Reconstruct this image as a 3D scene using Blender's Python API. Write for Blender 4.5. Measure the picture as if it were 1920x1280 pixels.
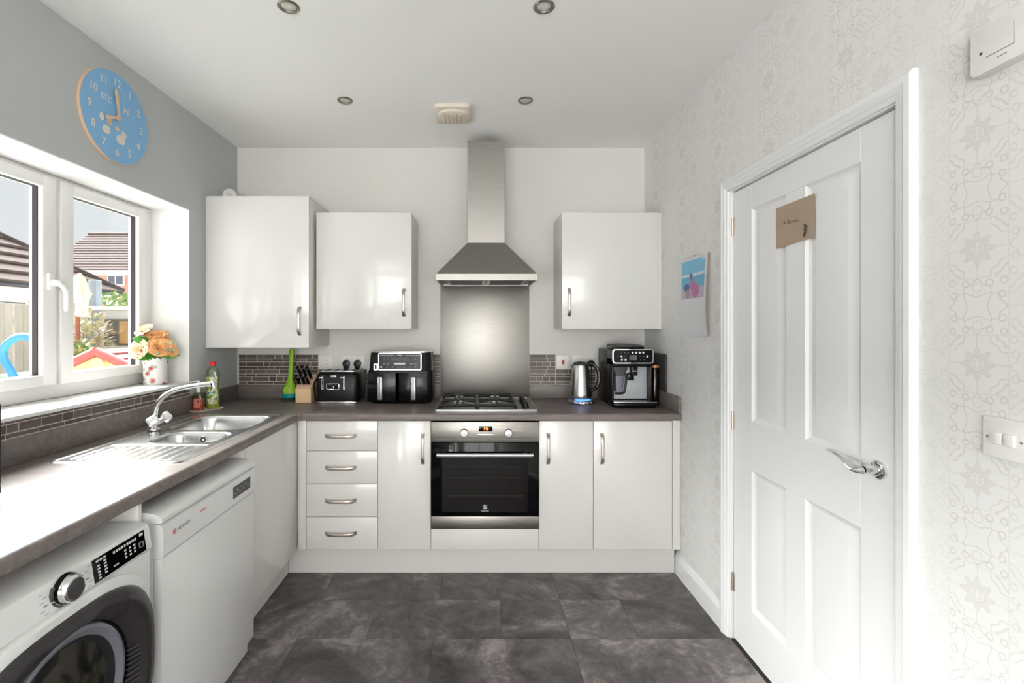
import bpy, bmesh, math, random
from mathutils import Vector, Matrix
PI = math.pi
for o in list(bpy.data.objects): bpy.data.objects.remove(o, do_unlink=True)
SC = bpy.context.scene
C = SC.collection

# ------------------------------------------------------------------ camera
cam_d = bpy.data.cameras.new('camera'); cam = bpy.data.objects.new('camera', cam_d); C.objects.link(cam)
cam.location = (0, 0, 1.39); cam.rotation_euler = (PI/2, 0, 0)
cam_d.sensor_width = 36; cam_d.lens = 36*900/1920
cam_d.shift_x = 65/1920; cam_d.shift_y = -28/1920
cam_d.clip_start = 0.02; cam_d.clip_end = 300
SC.camera = cam
# ------------------------------------------------------------------ sky, sun, fill lamps, exposure
W = bpy.data.worlds.new('sky'); SC.world = W; W.use_nodes = True
bgn = W.node_tree.nodes['Background']
bgn.inputs[0].default_value = (0.96, 0.98, 1.0, 1); bgn.inputs[1].default_value = 0.66
sun_d = bpy.data.lights.new('sun', 'SUN'); sun = bpy.data.objects.new('sun', sun_d); C.objects.link(sun)
sun_d.energy = 31.0; sun_d.angle = math.radians(60); sun_d.color = (1.0, 0.98, 0.95)
sun.location = (-9, 4, 7)
sun.rotation_euler = Vector((-0.70, 0.34, 0.60)).to_track_quat('Z', 'Y').to_euler()
# added fill lamps outside the unseen, made-up patio door and rear window
def fill_light(name, loc, rot, w, h, watts):
    d = bpy.data.lights.new(name, 'AREA'); o = bpy.data.objects.new(name, d); C.objects.link(o)
    d.shape = 'RECTANGLE'; d.size = w; d.size_y = h; d.energy = watts; d.color = (1.0, 0.982, 0.96)
    o.location = loc; o.rotation_euler = rot
fill_light('side_fill', (-2.15, -3.2, 1.10), (PI/2+0.35, 0, -PI/2), 2.1, 2.2, 250)
fill_light('rear_fill', (-0.25, -4.95, 1.30), (PI/2+0.35, 0, 0), 2.3, 1.9, 105)
SC.view_settings.view_transform = 'Standard'; SC.view_settings.look = 'None'
SC.view_settings.exposure = 0.43; SC.view_settings.gamma = 1.0
SC.view_settings.use_curve_mapping = False

# ------------------------------------------------------------------ materials
def s2l(c):
    c = c/255.0
    return c/12.92 if c <= 0.04045 else ((c+0.055)/1.055)**2.4
def rgb(r, g, b): return (s2l(r), s2l(g), s2l(b), 1)
MATS = {}
def M(name, col, rough=0.5, metal=0.0, spec=0.5, coat=0.0, emit=0.0, alpha=None):
    m = bpy.data.materials.new(name); m.use_nodes = True
    b = m.node_tree.nodes['Principled BSDF']
    b.inputs['Base Color'].default_value = rgb(*col)
    b.inputs['Roughness'].default_value = rough
    b.inputs['Metallic'].default_value = metal
    b.inputs['Specular IOR Level'].default_value = spec
    b.inputs['Coat Weight'].default_value = coat
    b.inputs['Coat Roughness'].default_value = 0.05
    if emit:
        b.inputs['Emission Color'].default_value = rgb(*col); b.inputs['Emission Strength'].default_value = emit
    MATS[name] = m
    return m
class S:
    """tiny wrapper: node sockets with arithmetic"""
    nt = None
    def __init__(s, sock): s.k = sock
    @staticmethod
    def op(name, *a):
        n = S.nt.nodes.new('ShaderNodeMath'); n.operation = name
        for i, v in enumerate(a):
            if isinstance(v, S): S.nt.links.new(v.k, n.inputs[i])
            else: n.inputs[i].default_value = v
        return S(n.outputs[0])
    def __add__(s, o): return S.op('ADD', s, o)
    __radd__ = __add__
    def __sub__(s, o): return S.op('SUBTRACT', s, o)
    def __rsub__(s, o): return S.op('SUBTRACT', o, s)
    def __mul__(s, o): return S.op('MULTIPLY', s, o)
    __rmul__ = __mul__
    def __truediv__(s, o): return S.op('DIVIDE', s, o)
def absf(a): return S.op('ABSOLUTE', a)
def mx(a, b): return S.op('MAXIMUM', a, b)
def mn(a, b): return S.op('MINIMUM', a, b)
def hyp(a, b): return S.op('SQRT', a*a + b*b)
def band(d, w):                                   # soft line of half-width w where d = 0
    t = S.op('DIVIDE', absf(d), w); t = S.op('SUBTRACT', 1.35, t)
    return mx(mn(t, 1.0), 0.0)
def less(a, b): return S.op('LESS_THAN', a, b)
def pos_xyz(nt, kind='pos'):
    if kind == 'pos':
        g = nt.nodes.new('ShaderNodeNewGeometry'); src = g.outputs['Position']
    else:
        g = nt.nodes.new('ShaderNodeTexCoord'); src = g.outputs['Object']
    x = nt.nodes.new('ShaderNodeSeparateXYZ'); nt.links.new(src, x.inputs[0])
    return src, S(x.outputs[0]), S(x.outputs[1]), S(x.outputs[2])
def noise(nt, vec, scale, detail=4, rough=0.55, dist=0.0, stretch=None):
    n = nt.nodes.new('ShaderNodeTexNoise'); n.inputs['Scale'].default_value = scale
    n.inputs['Detail'].default_value = detail; n.inputs['Roughness'].default_value = rough
    n.inputs['Distortion'].default_value = dist
    if stretch:
        mp = nt.nodes.new('ShaderNodeMapping'); mp.inputs['Scale'].default_value = stretch
        nt.links.new(vec, mp.inputs[0]); vec = mp.outputs[0]
    nt.links.new(vec, n.inputs['Vector'])
    return n.outputs['Fac']
def ramp(nt, fac, stops):
    r = nt.nodes.new('ShaderNodeValToRGB')
    e = r.color_ramp.elements
    while len(e) < len(stops): e.new(0.5)
    for i, (p, c) in enumerate(stops): e[i].position = p; e[i].color = rgb(*c)
    nt.links.new(fac.k if isinstance(fac, S) else fac, r.inputs[0])
    return r.outputs[0]
def bump(nt, height, strength, dist=0.01):
    b = nt.nodes.new('ShaderNodeBump'); b.inputs['Strength'].default_value = strength; b.inputs['Distance'].default_value = dist
    nt.links.new(height.k if isinstance(height, S) else height, b.inputs['Height'])
    nt.links.new(b.outputs[0], nt.nodes['Principled BSDF'].inputs['Normal'])
def setcol(nt, col): nt.links.new(col, nt.nodes['Principled BSDF'].inputs['Base Color'])

M('wall_white', (224, 221, 217), 0.85, spec=0.2)
M('ceiling_white', (246, 245, 243), 0.9, spec=0.2)
M('paint_grey', (190, 193, 193), 0.8, spec=0.25)
M('gloss_white', (224, 222, 219), 0.16, spec=0.5, coat=0.25)
M('door_white', (236, 236, 236), 0.35, spec=0.45)
M('upvc', (236, 235, 233), 0.32, spec=0.45)
M('carcass', (221, 218, 212), 0.5)
M('edge_taupe', (196, 176, 164), 0.5)
M('plinth', (216, 214, 211), 0.3)
M('plastic_white', (232, 231, 227), 0.35)
M('plastic_cream', (226, 216, 200), 0.5)
M('appliance_white', (224, 224, 223), 0.28)
M('appliance_grey', (190, 192, 195), 0.35)
M('black_gloss', (10, 9, 10), 0.16, spec=0.28)
M('black_glass', (6, 5, 6), 0.06, spec=0.22)
M('black_satin', (14, 13, 14), 0.33, spec=0.35)
M('black_matt', (24, 23, 24), 0.6)
M('iron', (24, 22, 22), 0.45)
M('dark_grey', (62, 60, 62), 0.4)
M('charcoal_gloss', (48, 45, 48), 0.25)
M('mid_grey', (128, 129, 132), 0.35)
M('chrome', (232, 232, 234), 0.07, 1.0)
M('nickel', (204, 193, 184), 0.36, 1.0)
M('fitting_steel', (150, 142, 132), 0.32, 1.0)
M('silver', (205, 206, 210), 0.25, 0.9)
M('red_plastic', (214, 34, 48), 0.35)
M('red_led', (190, 12, 22), 0.4)
M('blue_light', (60, 120, 255), 0.4, emit=2.2)
M('orange_led', (255, 120, 40), 0.4, emit=2.6)
M('paper_kraft', (173, 155, 136), 0.8, spec=0.1)
M('ink', (98, 84, 72), 0.8)
M('paper_white', (226, 226, 230), 0.7, spec=0.2)
M('clock_blue', (132, 184, 226), 0.5)
M('clock_wood', (226, 190, 158), 0.55)
M('clock_cream', (228, 220, 208), 0.55)
M('print_light', (214, 214, 216), 0.5)
M('print_grey', (120, 120, 124), 0.5)
M('print_dark', (66, 62, 64), 0.5)
M('print_red', (206, 66, 66), 0.5)
M('grout', (206, 196, 186), 0.85, spec=0.1)
M('green_silicone', (136, 186, 22), 0.4)
M('teal_silicone', (0, 140, 146), 0.4)
M('wood_pale', (224, 190, 152), 0.5)
M('copper', (196, 132, 96), 0.35, 0.3)
M('peach', (252, 190, 128), 0.6)
M('cream_petal', (252, 216, 176), 0.6)
M('leaf_green', (88, 160, 62), 0.5)
M('leaf_pale', (170, 190, 160), 0.6)
M('ceramic_white', (236, 232, 228), 0.2)
M('toy_blue', (58, 130, 206), 0.4)
M('toy_green', (118, 198, 96), 0.4)
M('toy_red', (226, 84, 88), 0.4)
M('toy_cream', (240, 216, 176), 0.5)
M('roof_far', (82, 68, 66), 0.8, spec=0.1)
M('roof_near', (104, 90, 85), 0.8, spec=0.1)
M('gutter', (41, 41, 47), 0.5)
M('fascia', (226, 222, 220), 0.5)
M('shed_paint', (214, 218, 222), 0.6)
M('shed_frame', (104, 98, 84), 0.6)
M('shed_amber', (190, 154, 104), 0.6)
M('parasol_cloth', (224, 224, 198), 0.8)
M('parasol_wood', (140, 78, 58), 0.6)
M('slate_post', (140, 150, 158), 0.6)
M('photo_sky', (120, 190, 222), 0.5); M('photo_haze', (206, 214, 224), 0.5)
M('photo_sea', (96, 178, 206), 0.5); M('photo_sand', (188, 180, 196), 0.5)
M('photo_pink', (190, 116, 164), 0.5); M('photo_navy', (92, 100, 150), 0.5); M('photo_skin', (170, 140, 150), 0.5)
M('lamp_lens', (206, 204, 196), 0.25)
M('gasket', (52, 42, 46), 0.5)
M('earth', (150, 140, 128), 0.9)

def glass_mat(name, tint=(250, 252, 252), fac=0.93, rough=0.0):
    m = bpy.data.materials.new(name); m.use_nodes = True; nt = m.node_tree
    for n in list(nt.nodes):
        if n.type == 'BSDF_PRINCIPLED': nt.nodes.remove(n)
    t = nt.nodes.new('ShaderNodeBsdfTransparent'); t.inputs[0].default_value = rgb(*tint)
    g = nt.nodes.new('ShaderNodeBsdfGlossy'); g.inputs['Roughness'].default_value = rough
    mixn = nt.nodes.new('ShaderNodeMixShader'); mixn.inputs[0].default_value = 1-fac
    nt.links.new(t.outputs[0], mixn.inputs[1]); nt.links.new(g.outputs[0], mixn.inputs[2])
    nt.links.new(mixn.outputs[0], nt.nodes['Material Output'].inputs[0])
    MATS[name] = m
glass_mat('window_glass', fac=0.96)
glass_mat('clear_plastic', (226, 234, 214), 0.88, 0.05)
glass_mat('smoked_plastic', (150, 120, 110), 0.95, 0.12)
glass_mat('porthole_glass', (150, 150, 150), 0.90, 0.02)
glass_mat('red_soap', (246, 96, 92), 0.90, 0.05)
glass_mat('yellow_soap', (226, 222, 130), 0.90, 0.05)

def mk_worktop():
    m = M('worktop_laminate', (100, 92, 90), 0.43, spec=0.5); nt = m.node_tree; S.nt = nt
    src, x, y, z = pos_xyz(nt)
    a = noise(nt, src, 6, 5, 0.6, 0.4, (1.0, 5.0, 5.0)); b = noise(nt, src, 90, 3, 0.6)
    f = S(a)*0.75 + S(b)*0.25
    setcol(nt, ramp(nt, f, [(0.30, (102, 93, 90)), (0.55, (122, 113, 109)), (0.75, (140, 131, 126))]))
def mk_mosaic():
    m = M('mosaic_stone', (92, 82, 78), 0.38); nt = m.node_tree; S.nt = nt
    oi = nt.nodes.new('ShaderNodeObjectInfo'); src, x, y, z = pos_xyz(nt)
    a = noise(nt, src, 60, 4, 0.6, 0.5, (1, 1, 3))
    f = S(a)*0.6 + S(oi.outputs['Random'])*0.4
    setcol(nt, ramp(nt, f, [(0.2, (66, 57, 54)), (0.5, (90, 80, 76)), (0.8, (116, 106, 102))]))
    bump(nt, a, 0.25, 0.002)
def mk_steel():
    m = M('steel', (172, 169, 164), 0.40, 1.0); nt = m.node_tree; S.nt = nt
    src, x, y, z = pos_xyz(nt, 'obj')
    a = noise(nt, src, 7, 4, 0.6, 0.0, (1, 1, 45))
    setcol(nt, ramp(nt, a, [(0.3, (153, 149, 144)), (0.7, (162, 159, 155))]))
    m = M('steel_sink', (212, 212, 212), 0.24, 1.0)
    m = M('steel_oven', (150, 146, 140), 0.34, 1.0); nt = m.node_tree; S.nt = nt
    src, x, y, z = pos_xyz(nt, 'obj')
    a = noise(nt, src, 7, 4, 0.6, 0.0, (1, 1, 60))
    setcol(nt, ramp(nt, a, [(0.3, (134, 130, 125)), (0.7, (164, 160, 154))]))
def mk_wallpaper():
    m = M('wallpaper', (232, 230, 226), 0.7, spec=0.25); nt = m.node_tree; S.nt = nt
    src, x, y, z = pos_xyz(nt)
    nz = S(noise(nt, src, 30, 2, 0.5)) - 0.5
    nz2 = S(noise(nt, src, 3.0, 3, 0.5))
    T = 0.13
    u = (y - 1.02)/T; v = (z - 1.76)/T
    iu = S.op('FLOOR', u); iv = S.op('FLOOR', v)
    fu = u - iu - 0.5 + nz*0.03; fv = v - iv - 0.5 + nz*0.03
    a = absf(fu); b = absf(fv)
    r = hyp(fu, fv); th = S.op('ARCTAN2', fv, fu)
    c8 = S.op('COSINE', th*8.0); c4 = S.op('COSINE', th*4.0); c12 = S.op('COSINE', th*12.0)
    rc = hyp(a-0.5, b-0.5)
    # flower tile
    fl = band(r-0.125, 0.013)
    fl = mx(fl, band(r-0.085, 0.008))
    fl = mx(fl, band(hyp(a-0.035, b-0.035)-0.018, 0.008))
    pet = less(r, c8*0.055+0.235)*S.op('GREATER_THAN', r, 0.14)*0.55
    fl = mx(fl, pet)
    fl = mx(fl, band(r - 0.235 - c8*0.055, 0.010))
    fl = mx(fl, band(rc-0.27-c12*0.02, 0.012)*0.9)
    fl = mx(fl, band(rc-0.17-c12*0.03, 0.016)*0.8)
    fl = mx(fl, mx(band(fu, 0.006)*S.op('GREATER_THAN', b, 0.27), band(fv, 0.006)*S.op('GREATER_THAN', a, 0.27)))
    # scroll tile
    sc = band(r - 0.40 - c4*0.045 - c12*0.03, 0.014)
    sc = mx(sc, band(mx(a, b) - 0.205 + S.op('COSINE', mn(a, b)*14.0)*0.03, 0.010))
    sc = mx(sc, band(hyp(a-0.40, b-0.20)-0.055, 0.013))
    sc = mx(sc, band(hyp(a-0.20, b-0.40)-0.055, 0.013))
    sc = mx(sc, band(hyp(a-0.43, b-0.43)-0.05, 0.012))
    sc = mx(sc, band(hyp(a, b-0.33)-0.08, 0.010)*0.7)
    sel = S.op('PINGPONG', iv + iu, 1.0)
    pat = fl*(1.0-sel) + sc*sel
    edge = band(mx(a, b)-0.497, 0.010)*0.45
    m3 = S.op('FLOORED_MODULO', iu, 3.0)
    strength = less(m3, 0.5)*0.62 + 0.38
    strength = strength + S.op('GREATER_THAN', m3, 1.5)*0.30
    tot = mx(pat*strength, edge*strength)*(nz2*0.9+0.55)
    tot = mn(tot, 1.0)*0.85
    base = ramp(nt, nz2, [(0.3, (229, 228, 227)), (0.7, (231, 230, 228))])
    line = ramp(nt, nz2, [(0.35, (208, 200, 195)), (0.65, (211, 209, 207))])
    mixn = nt.nodes.new('ShaderNodeMix'); mixn.data_type = 'RGBA'
    nt.links.new(tot.k, mixn.inputs[0]); nt.links.new(base, mixn.inputs[6]); nt.links.new(line, mixn.inputs[7])
    setcol(nt, mixn.outputs[2])
    bump(nt, pat, 0.12, 0.001)
def mk_misc():
    m = M('fence_wood', (206, 200, 192), 0.85, spec=0.1); nt = m.node_tree; S.nt = nt
    src, x, y, z = pos_xyz(nt); oi = nt.nodes.new('ShaderNodeObjectInfo')
    a = noise(nt, src, 5, 4, 0.6, 0.3, (4, 4, 0.5))
    f = S(a)*0.6 + S(oi.outputs['Random'])*0.4
    setcol(nt, ramp(nt, f, [(0.2, (188, 181, 173)), (0.8, (226, 220, 213))]))
    m = M('brick_wall', (206, 140, 120), 0.85, spec=0.1); nt = m.node_tree; S.nt = nt
    src, x, y, z = pos_xyz(nt)
    br = nt.nodes.new('ShaderNodeTexBrick'); cb = nt.nodes.new('ShaderNodeCombineXYZ')
    nt.links.new((x+y).k, cb.inputs[0]); nt.links.new(z.k, cb.inputs[1]); nt.links.new(cb.outputs[0], br.inputs[0])
    br.inputs['Color1'].default_value = rgb(196, 130, 108); br.inputs['Color2'].default_value = rgb(182, 112, 92)
    br.inputs['Mortar'].default_value = rgb(200, 176, 162); br.inputs['Scale'].default_value = 4.4
    br.inputs['Mortar Size'].default_value = 0.012
    setcol(nt, br.outputs[0])
    m = M('pale_ground', (196, 195, 194), 0.9, spec=0.1); nt = m.node_tree; S.nt = nt  # ground tone kept pale to reflect sunlight into the room
    src, x, y, z = pos_xyz(nt); a = noise(nt, src, 14, 5)
    setcol(nt, ramp(nt, a, [(0.3, (180, 179, 178)), (0.7, (208, 207, 206))]))
    m = M('vase_floral', (238, 234, 230), 0.25); nt = m.node_tree; S.nt = nt
    src, x, y, z = pos_xyz(nt)
    vo = nt.nodes.new('ShaderNodeTexVoronoi'); vo.inputs['Scale'].default_value = 26; nt.links.new(src, vo.inputs['Vector'])
    n1 = noise(nt, src, 90, 2)
    d = S(vo.outputs['Distance']) + (S(n1)-0.5)*0.45
    setcol(nt, ramp(nt, d, [(0.16, (186, 48, 62)), (0.27, (214, 130, 134)), (0.36, (150, 168, 140)), (0.44, (226, 222, 220))]))
    m = M('laundry', (150, 142, 120), 0.9); nt = m.node_tree; S.nt = nt
    src, x, y, z = pos_xyz(nt); a = noise(nt, src, 9, 3, 0.5, 1.5)
    setcol(nt, ramp(nt, a, [(0.38, (52, 42, 44)), (0.5, (112, 106, 92)), (0.6, (170, 166, 144))]))
    m = M('soap_label', (214, 214, 150), 0.4); nt = m.node_tree; S.nt = nt
    src, x, y, z = pos_xyz(nt); a = noise(nt, src, 40, 2, 0.5, 0.6)
    setcol(nt, ramp(nt, a, [(0.40, (120, 150, 60)), (0.47, (222, 222, 150)), (0.58, (236, 236, 226)), (0.66, (70, 150, 160))]))
    m = M('foliage', (130, 150, 96), 0.7, spec=0.2); nt = m.node_tree; S.nt = nt
    src, x, y, z = pos_xyz(nt); a = noise(nt, src, 12, 2)
    setcol(nt, ramp(nt, a, [(0.35, (82, 116, 54)), (0.5, (128, 154, 92)), (0.65, (180, 190, 142))]))
    m = M('foliage_dry', (190, 180, 150), 0.8, spec=0.1); nt = m.node_tree; S.nt = nt
    src, x, y, z = pos_xyz(nt); a = noise(nt, src, 12, 2)
    setcol(nt, ramp(nt, a, [(0.35, (142, 144, 108)), (0.5, (176, 170, 142)), (0.65, (204, 190, 166))]))
    m = M('clock_sky', (110, 168, 216), 0.5)
def _floor():
    m = M('slate_vinyl', (96, 90, 90), 0.36, spec=0.45); nt = m.node_tree; S.nt = nt
    g = nt.nodes.new('ShaderNodeNewGeometry'); oi = nt.nodes.new('ShaderNodeObjectInfo')
    cmb = nt.nodes.new('ShaderNodeCombineXYZ')
    for i in range(3): nt.links.new(oi.outputs['Random'], cmb.inputs[i])
    mul = nt.nodes.new('ShaderNodeVectorMath'); mul.operation = 'MULTIPLY_ADD'
    nt.links.new(cmb.outputs[0], mul.inputs[0]); mul.inputs[1].default_value = (37, 53, 71)
    nt.links.new(g.outputs['Position'], mul.inputs[2]); v = mul.outputs[0]
    a = noise(nt, v, 2.6, 6, 0.62, 1.2); b = noise(nt, v, 9, 6, 0.7, 1.6); c = noise(nt, v, 60, 3, 0.6)
    f = S(a)*0.60 + S(b)*0.30 + S(c)*0.10 + (S(oi.outputs['Random'])-0.5)*0.05
    setcol(nt, ramp(nt, f, [(0.37, (56, 51, 51)), (0.46, (80, 75, 74)), (0.53, (102, 96, 95)), (0.62, (150, 143, 142))]))
    bump(nt, f, 0.12, 0.004)
_floor(); mk_worktop(); mk_mosaic(); mk_steel(); mk_wallpaper(); mk_misc()

# ------------------------------------------------------------------ mesh helpers
def box(bm, x0, x1, y0, y1, z0, z1, bev=0.0, seg=2):
    vs = [bm.verts.new((x, y, z)) for z in (z0, z1) for y in (y0, y1) for x in (x0, x1)]
    fs = [bm.faces.new([vs[i] for i in q]) for q in ((0,2,3,1), (4,5,7,6), (0,1,5,4), (2,6,7,3), (0,4,6,2), (1,3,7,5))]
    if bev > 0:
        es = list({e for f in fs for e in f.edges})
        bmesh.ops.bevel(bm, geom=es, offset=bev, segments=seg, affect='EDGES', profile=0.5, clamp_overlap=True)
def ax3(axis, u, v, w):
    return {'X': (w, u, v), 'Y': (u, w, v), 'Z': (u, v, w)}[axis]
def prism(bm, axis, pts, a, b, bev=0.0, seg=2):
    """polygon pts (u, v) extruded along axis from a to b; bevel rounds the rim at b (and a)"""
    va = [bm.verts.new(ax3(axis, u, v, a)) for u, v in pts]; vb = [bm.verts.new(ax3(axis, u, v, b)) for u, v in pts]
    n = len(pts)
    fa = bm.faces.new(va); fb = bm.faces.new(vb)
    for i in range(n): bm.faces.new((va[i], va[(i+1) % n], vb[(i+1) % n], vb[i]))
    if bev > 0:
        bmesh.ops.bevel(bm, geom=list(fb.edges)+list(fa.edges), offset=bev, segments=seg, affect='EDGES', profile=0.5, clamp_overlap=True)
def ringprism(bm, axis, outer, inner, a, b):
    n = len(outer)
    L = [[bm.verts.new(ax3(axis, u, v, w)) for u, v in p] for p, w in ((outer, a), (outer, b), (inner, b), (inner, a))]
    for k in range(4):
        P, Q = L[k], L[(k+1) % 4]
        for i in range(n): bm.faces.new((P[i], P[(i+1) % n], Q[(i+1) % n], Q[i]))
def rrect(u0, u1, v0, v1, r, n=6):
    out = []
    for cx, cy, a0 in ((u1-r, v1-r, 0), (u0+r, v1-r, 90), (u0+r, v0+r, 180), (u1-r, v0+r, 270)):
        for i in range(n+1):
            a = math.radians(a0+90*i/n); out.append((cx+r*math.cos(a), cy+r*math.sin(a)))
    return out
def circ(cx, cy, r, n=32, a0=0.0): return [(cx+r*math.cos(a0+2*PI*i/n), cy+r*math.sin(a0+2*PI*i/n)) for i in range(n)]
def superell(cx, cy, rx, ry, p=3.0, n=72):
    out = []
    for i in range(n):
        a = 2*PI*i/n; c, s = math.cos(a), math.sin(a)
        out.append((cx+rx*math.copysign(abs(c)**(2/p), c), cy+ry*math.copysign(abs(s)**(2/p), s)))
    return out
def loft(bm, loops, close_a=True, close_b=True):
    V = [[bm.verts.new(p) for p in L] for L in loops]; n = len(V[0])
    for k in range(len(V)-1):
        for i in range(n): bm.faces.new((V[k][i], V[k][(i+1) % n], V[k+1][(i+1) % n], V[k+1][i]))
    if close_a: bm.faces.new(V[0])
    if close_b: bm.faces.new(V[-1])
def lathe(bm, c, prof, n=32, axis='Z', close_a=True, close_b=True):
    """profile (r, h) turned about axis through point c"""
    loops = []
    for r, h in prof:
        L = []
        for i in range(n):
            a = 2*PI*i/n; p = ax3(axis, r*math.cos(a), r*math.sin(a), h)
            L.append((c[0]+p[0], c[1]+p[1], c[2]+p[2]))
        loops.append(L)
    loft(bm, loops, close_a, close_b)
def tube(bm, pts, rad, n=12, flat=1.0):
    pts = [Vector(p) for p in pts]; loops = []
    up = None
    for i, p in enumerate(pts):
        d = (pts[min(i+1, len(pts)-1)]-pts[max(i-1, 0)]).normalized()
        if up is None:
            up = Vector((0, 0, 1)) if abs(d.z) < 0.9 else Vector((1, 0, 0))
        s = d.cross(up).normalized(); up = s.cross(d).normalized()
        r = rad[i] if isinstance(rad, (list, tuple)) else rad
        loops.append([p + s*(r*math.cos(2*PI*k/n)) + up*(r*flat*math.sin(2*PI*k/n)) for k in range(n)])
    loft(bm, loops)
def bez(p0, p1, p2, p3, n=12):
    P = [Vector(p) for p in (p0, p1, p2, p3)]
    return [P[0]*(1-t)**3 + P[1]*3*t*(1-t)**2 + P[2]*3*t*t*(1-t) + P[3]*t**3 for t in [i/n for i in range(n+1)]]
def spline(pts, n=6):
    P = [Vector(p) for p in pts]; out = []
    for i in range(len(P)-1):
        a, b, c, d = P[max(i-1, 0)], P[i], P[i+1], P[min(i+2, len(P)-1)]
        for k in range(n):
            t = k/n; out.append(0.5*((2*b) + (c-a)*t + (2*a-5*b+4*c-d)*t*t + (3*b-a-3*c+d)*t**3))
    out.append(P[-1]); return out
ORI = {}
def obj(name, bm, mat, parent=None, smooth=True, ang=35, base=False):
    """link a bmesh given in world coordinates as one mesh object; its origin is its own middle"""
    if len(bm.faces): bmesh.ops.recalc_face_normals(bm, faces=bm.faces[:])
    xs = [v.co for v in bm.verts]
    lo = Vector([min(v[i] for v in xs) for i in range(3)]); hi = Vector([max(v[i] for v in xs) for i in range(3)])
    c = (lo+hi)/2
    if parent is None or base: c.z = lo.z
    bmesh.ops.translate(bm, verts=bm.verts[:], vec=-c)
    me = bpy.data.meshes.new(name); bm.to_mesh(me); bm.free()
    if smooth:
        me.polygons.foreach_set('use_smooth', [True]*len(me.polygons)); me.set_sharp_from_angle(angle=math.radians(ang))
    me.materials.append(MATS[mat] if isinstance(mat, str) else mat)
    o = bpy.data.objects.new(name, me); C.objects.link(o)
    ORI[o] = c
    if parent is not None: o.parent = parent; o.location = c - ORI[parent]
    else: o.location = c
    return o
def tag(o, label=None, cat=None, group=None, kind=None):
    if label: o['label'] = label
    if cat: o['category'] = cat
    if group: o['group'] = group
    if kind: o['kind'] = kind
    return o
def thing(name, label, cat, loc, group=None, kind=None):
    o = bpy.data.objects.new(name, None); C.objects.link(o); o.location = loc; o.empty_display_size = 0.05
    ORI[o] = Vector(loc)
    return tag(o, label, cat, group, kind)
def B(): return bmesh.new()
def bx(name, mat, parent, *a, **k):
    bm = B(); box(bm, *a, **k); return obj(name, bm, mat, parent)
def pr(name, mat, parent, *a, **k):
    bm = B(); prism(bm, *a, **k); return obj(name, bm, mat, parent)
def lt(name, mat, parent, *a, **k):
    bm = B(); lathe(bm, *a, **k); return obj(name, bm, mat, parent)
def tb(name, mat, parent, *a, **k):
    bm = B(); tube(bm, *a, **k); return obj(name, bm, mat, parent)
def copy_tree(o, delta, parent=None):
    c = o.copy(); C.objects.link(c)
    ORI[c] = ORI[o]+Vector(delta)
    if parent is None: c.location = o.location+Vector(delta)
    else: c.parent = parent
    for ch in [k for k in o.children]: copy_tree(ch, delta, c)
    return c
def text(name, body, size, org, right, up, mat, parent, ext=0.0004, align='CENTER'):
    cu = bpy.data.curves.new(name, 'FONT'); cu.body = body; cu.size = size; cu.extrude = ext
    cu.align_x = align; cu.align_y = 'CENTER'; cu.resolution_u = 3
    t = bpy.data.objects.new(name, cu); C.objects.link(t)
    dg = bpy.context.evaluated_depsgraph_get(); dg.update()
    me = bpy.data.meshes.new_from_object(t.evaluated_get(dg))
    bpy.data.objects.remove(t, do_unlink=True); bpy.data.curves.remove(cu)
    r = Vector(right).normalized(); u = Vector(up).normalized(); n = r.cross(u)
    mt = Matrix(((r.x, u.x, n.x, org[0]), (r.y, u.y, n.y, org[1]), (r.z, u.z, n.z, org[2]), (0, 0, 0, 1)))
    bm = B(); bm.from_mesh(me); bpy.data.meshes.remove(me); bm.transform(mt)
    return obj(name, bm, mat, parent, smooth=False)

# ================================================================== the room
XL, XR, YB, YF, H = -1.6245, 1.13, 3.249, -4.6, 2.60
def struct(name, bm, mat, label, cat, **k): return tag(obj(name, bm, mat, **k), label, cat, kind='structure')
# floor of vinyl tiles, each tile its own piece
bm = B(); box(bm, XL-0.3, XR+0.25, YF-0.3, YB+0.3, -0.12, -0.004)
floor = struct('floor', bm, 'print_dark', 'dark slate-effect vinyl tile floor of the kitchen', 'floor')
tile_me = {}
y = 2.748; row = 0
rnd = random.Random(5)
while y > 0.6:
    x = -1.108 - (0.0 if row % 2 else 0.305); col = 0
    while x < XR:
        w = 0.61 if (row % 2 == 0) else (0.305 if col in (2, 3) else 0.61)
        x0, x1 = max(x, XL), min(x+w, XR)
        if XR-x1 < 0.14: x1 = XR
        if x0 >= XR-0.14 and x0 < XR: x += w; continue
        if x1-x0 > 0.02:
            key = (round(x1-x0, 3))
            if key not in tile_me:
                bm = B(); box(bm, -key/2+0.0004, key/2-0.0004, -0.1521, 0.1521, 0, 0.004, bev=0.0007, seg=1)
                t = obj('vinyl_tile', bm, 'slate_vinyl', floor); tile_me[key] = t.data
                t.parent = floor
            else:
                t = bpy.data.objects.new('vinyl_tile', tile_me[key]); C.objects.link(t); t.parent = floor
            t.location = Vector(((x0+x1)/2, y-0.1525, -0.004+0.002)) - ORI[floor]
        x += w; col += 1
    y -= 0.305; row += 1
bx('dining_floor', 'slate_vinyl', floor, XL, XR, YF, y-0.0005, -0.0035, 0.0)
bm = B(); box(bm, XL-0.3, XR+0.25, YF-0.3, YB+0.3, H, H+0.12)
ceiling = struct('ceiling', bm, 'ceiling_white', 'smooth white plaster ceiling with downlights', 'ceiling')
bm = B(); box(bm, XL-0.3, XR+0.25, YB, YB+0.3, 0, H)
wall_back = struct('wall_back', bm, 'wall_white', 'off-white back wall behind hood and wall cupboards', 'wall')
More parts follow.
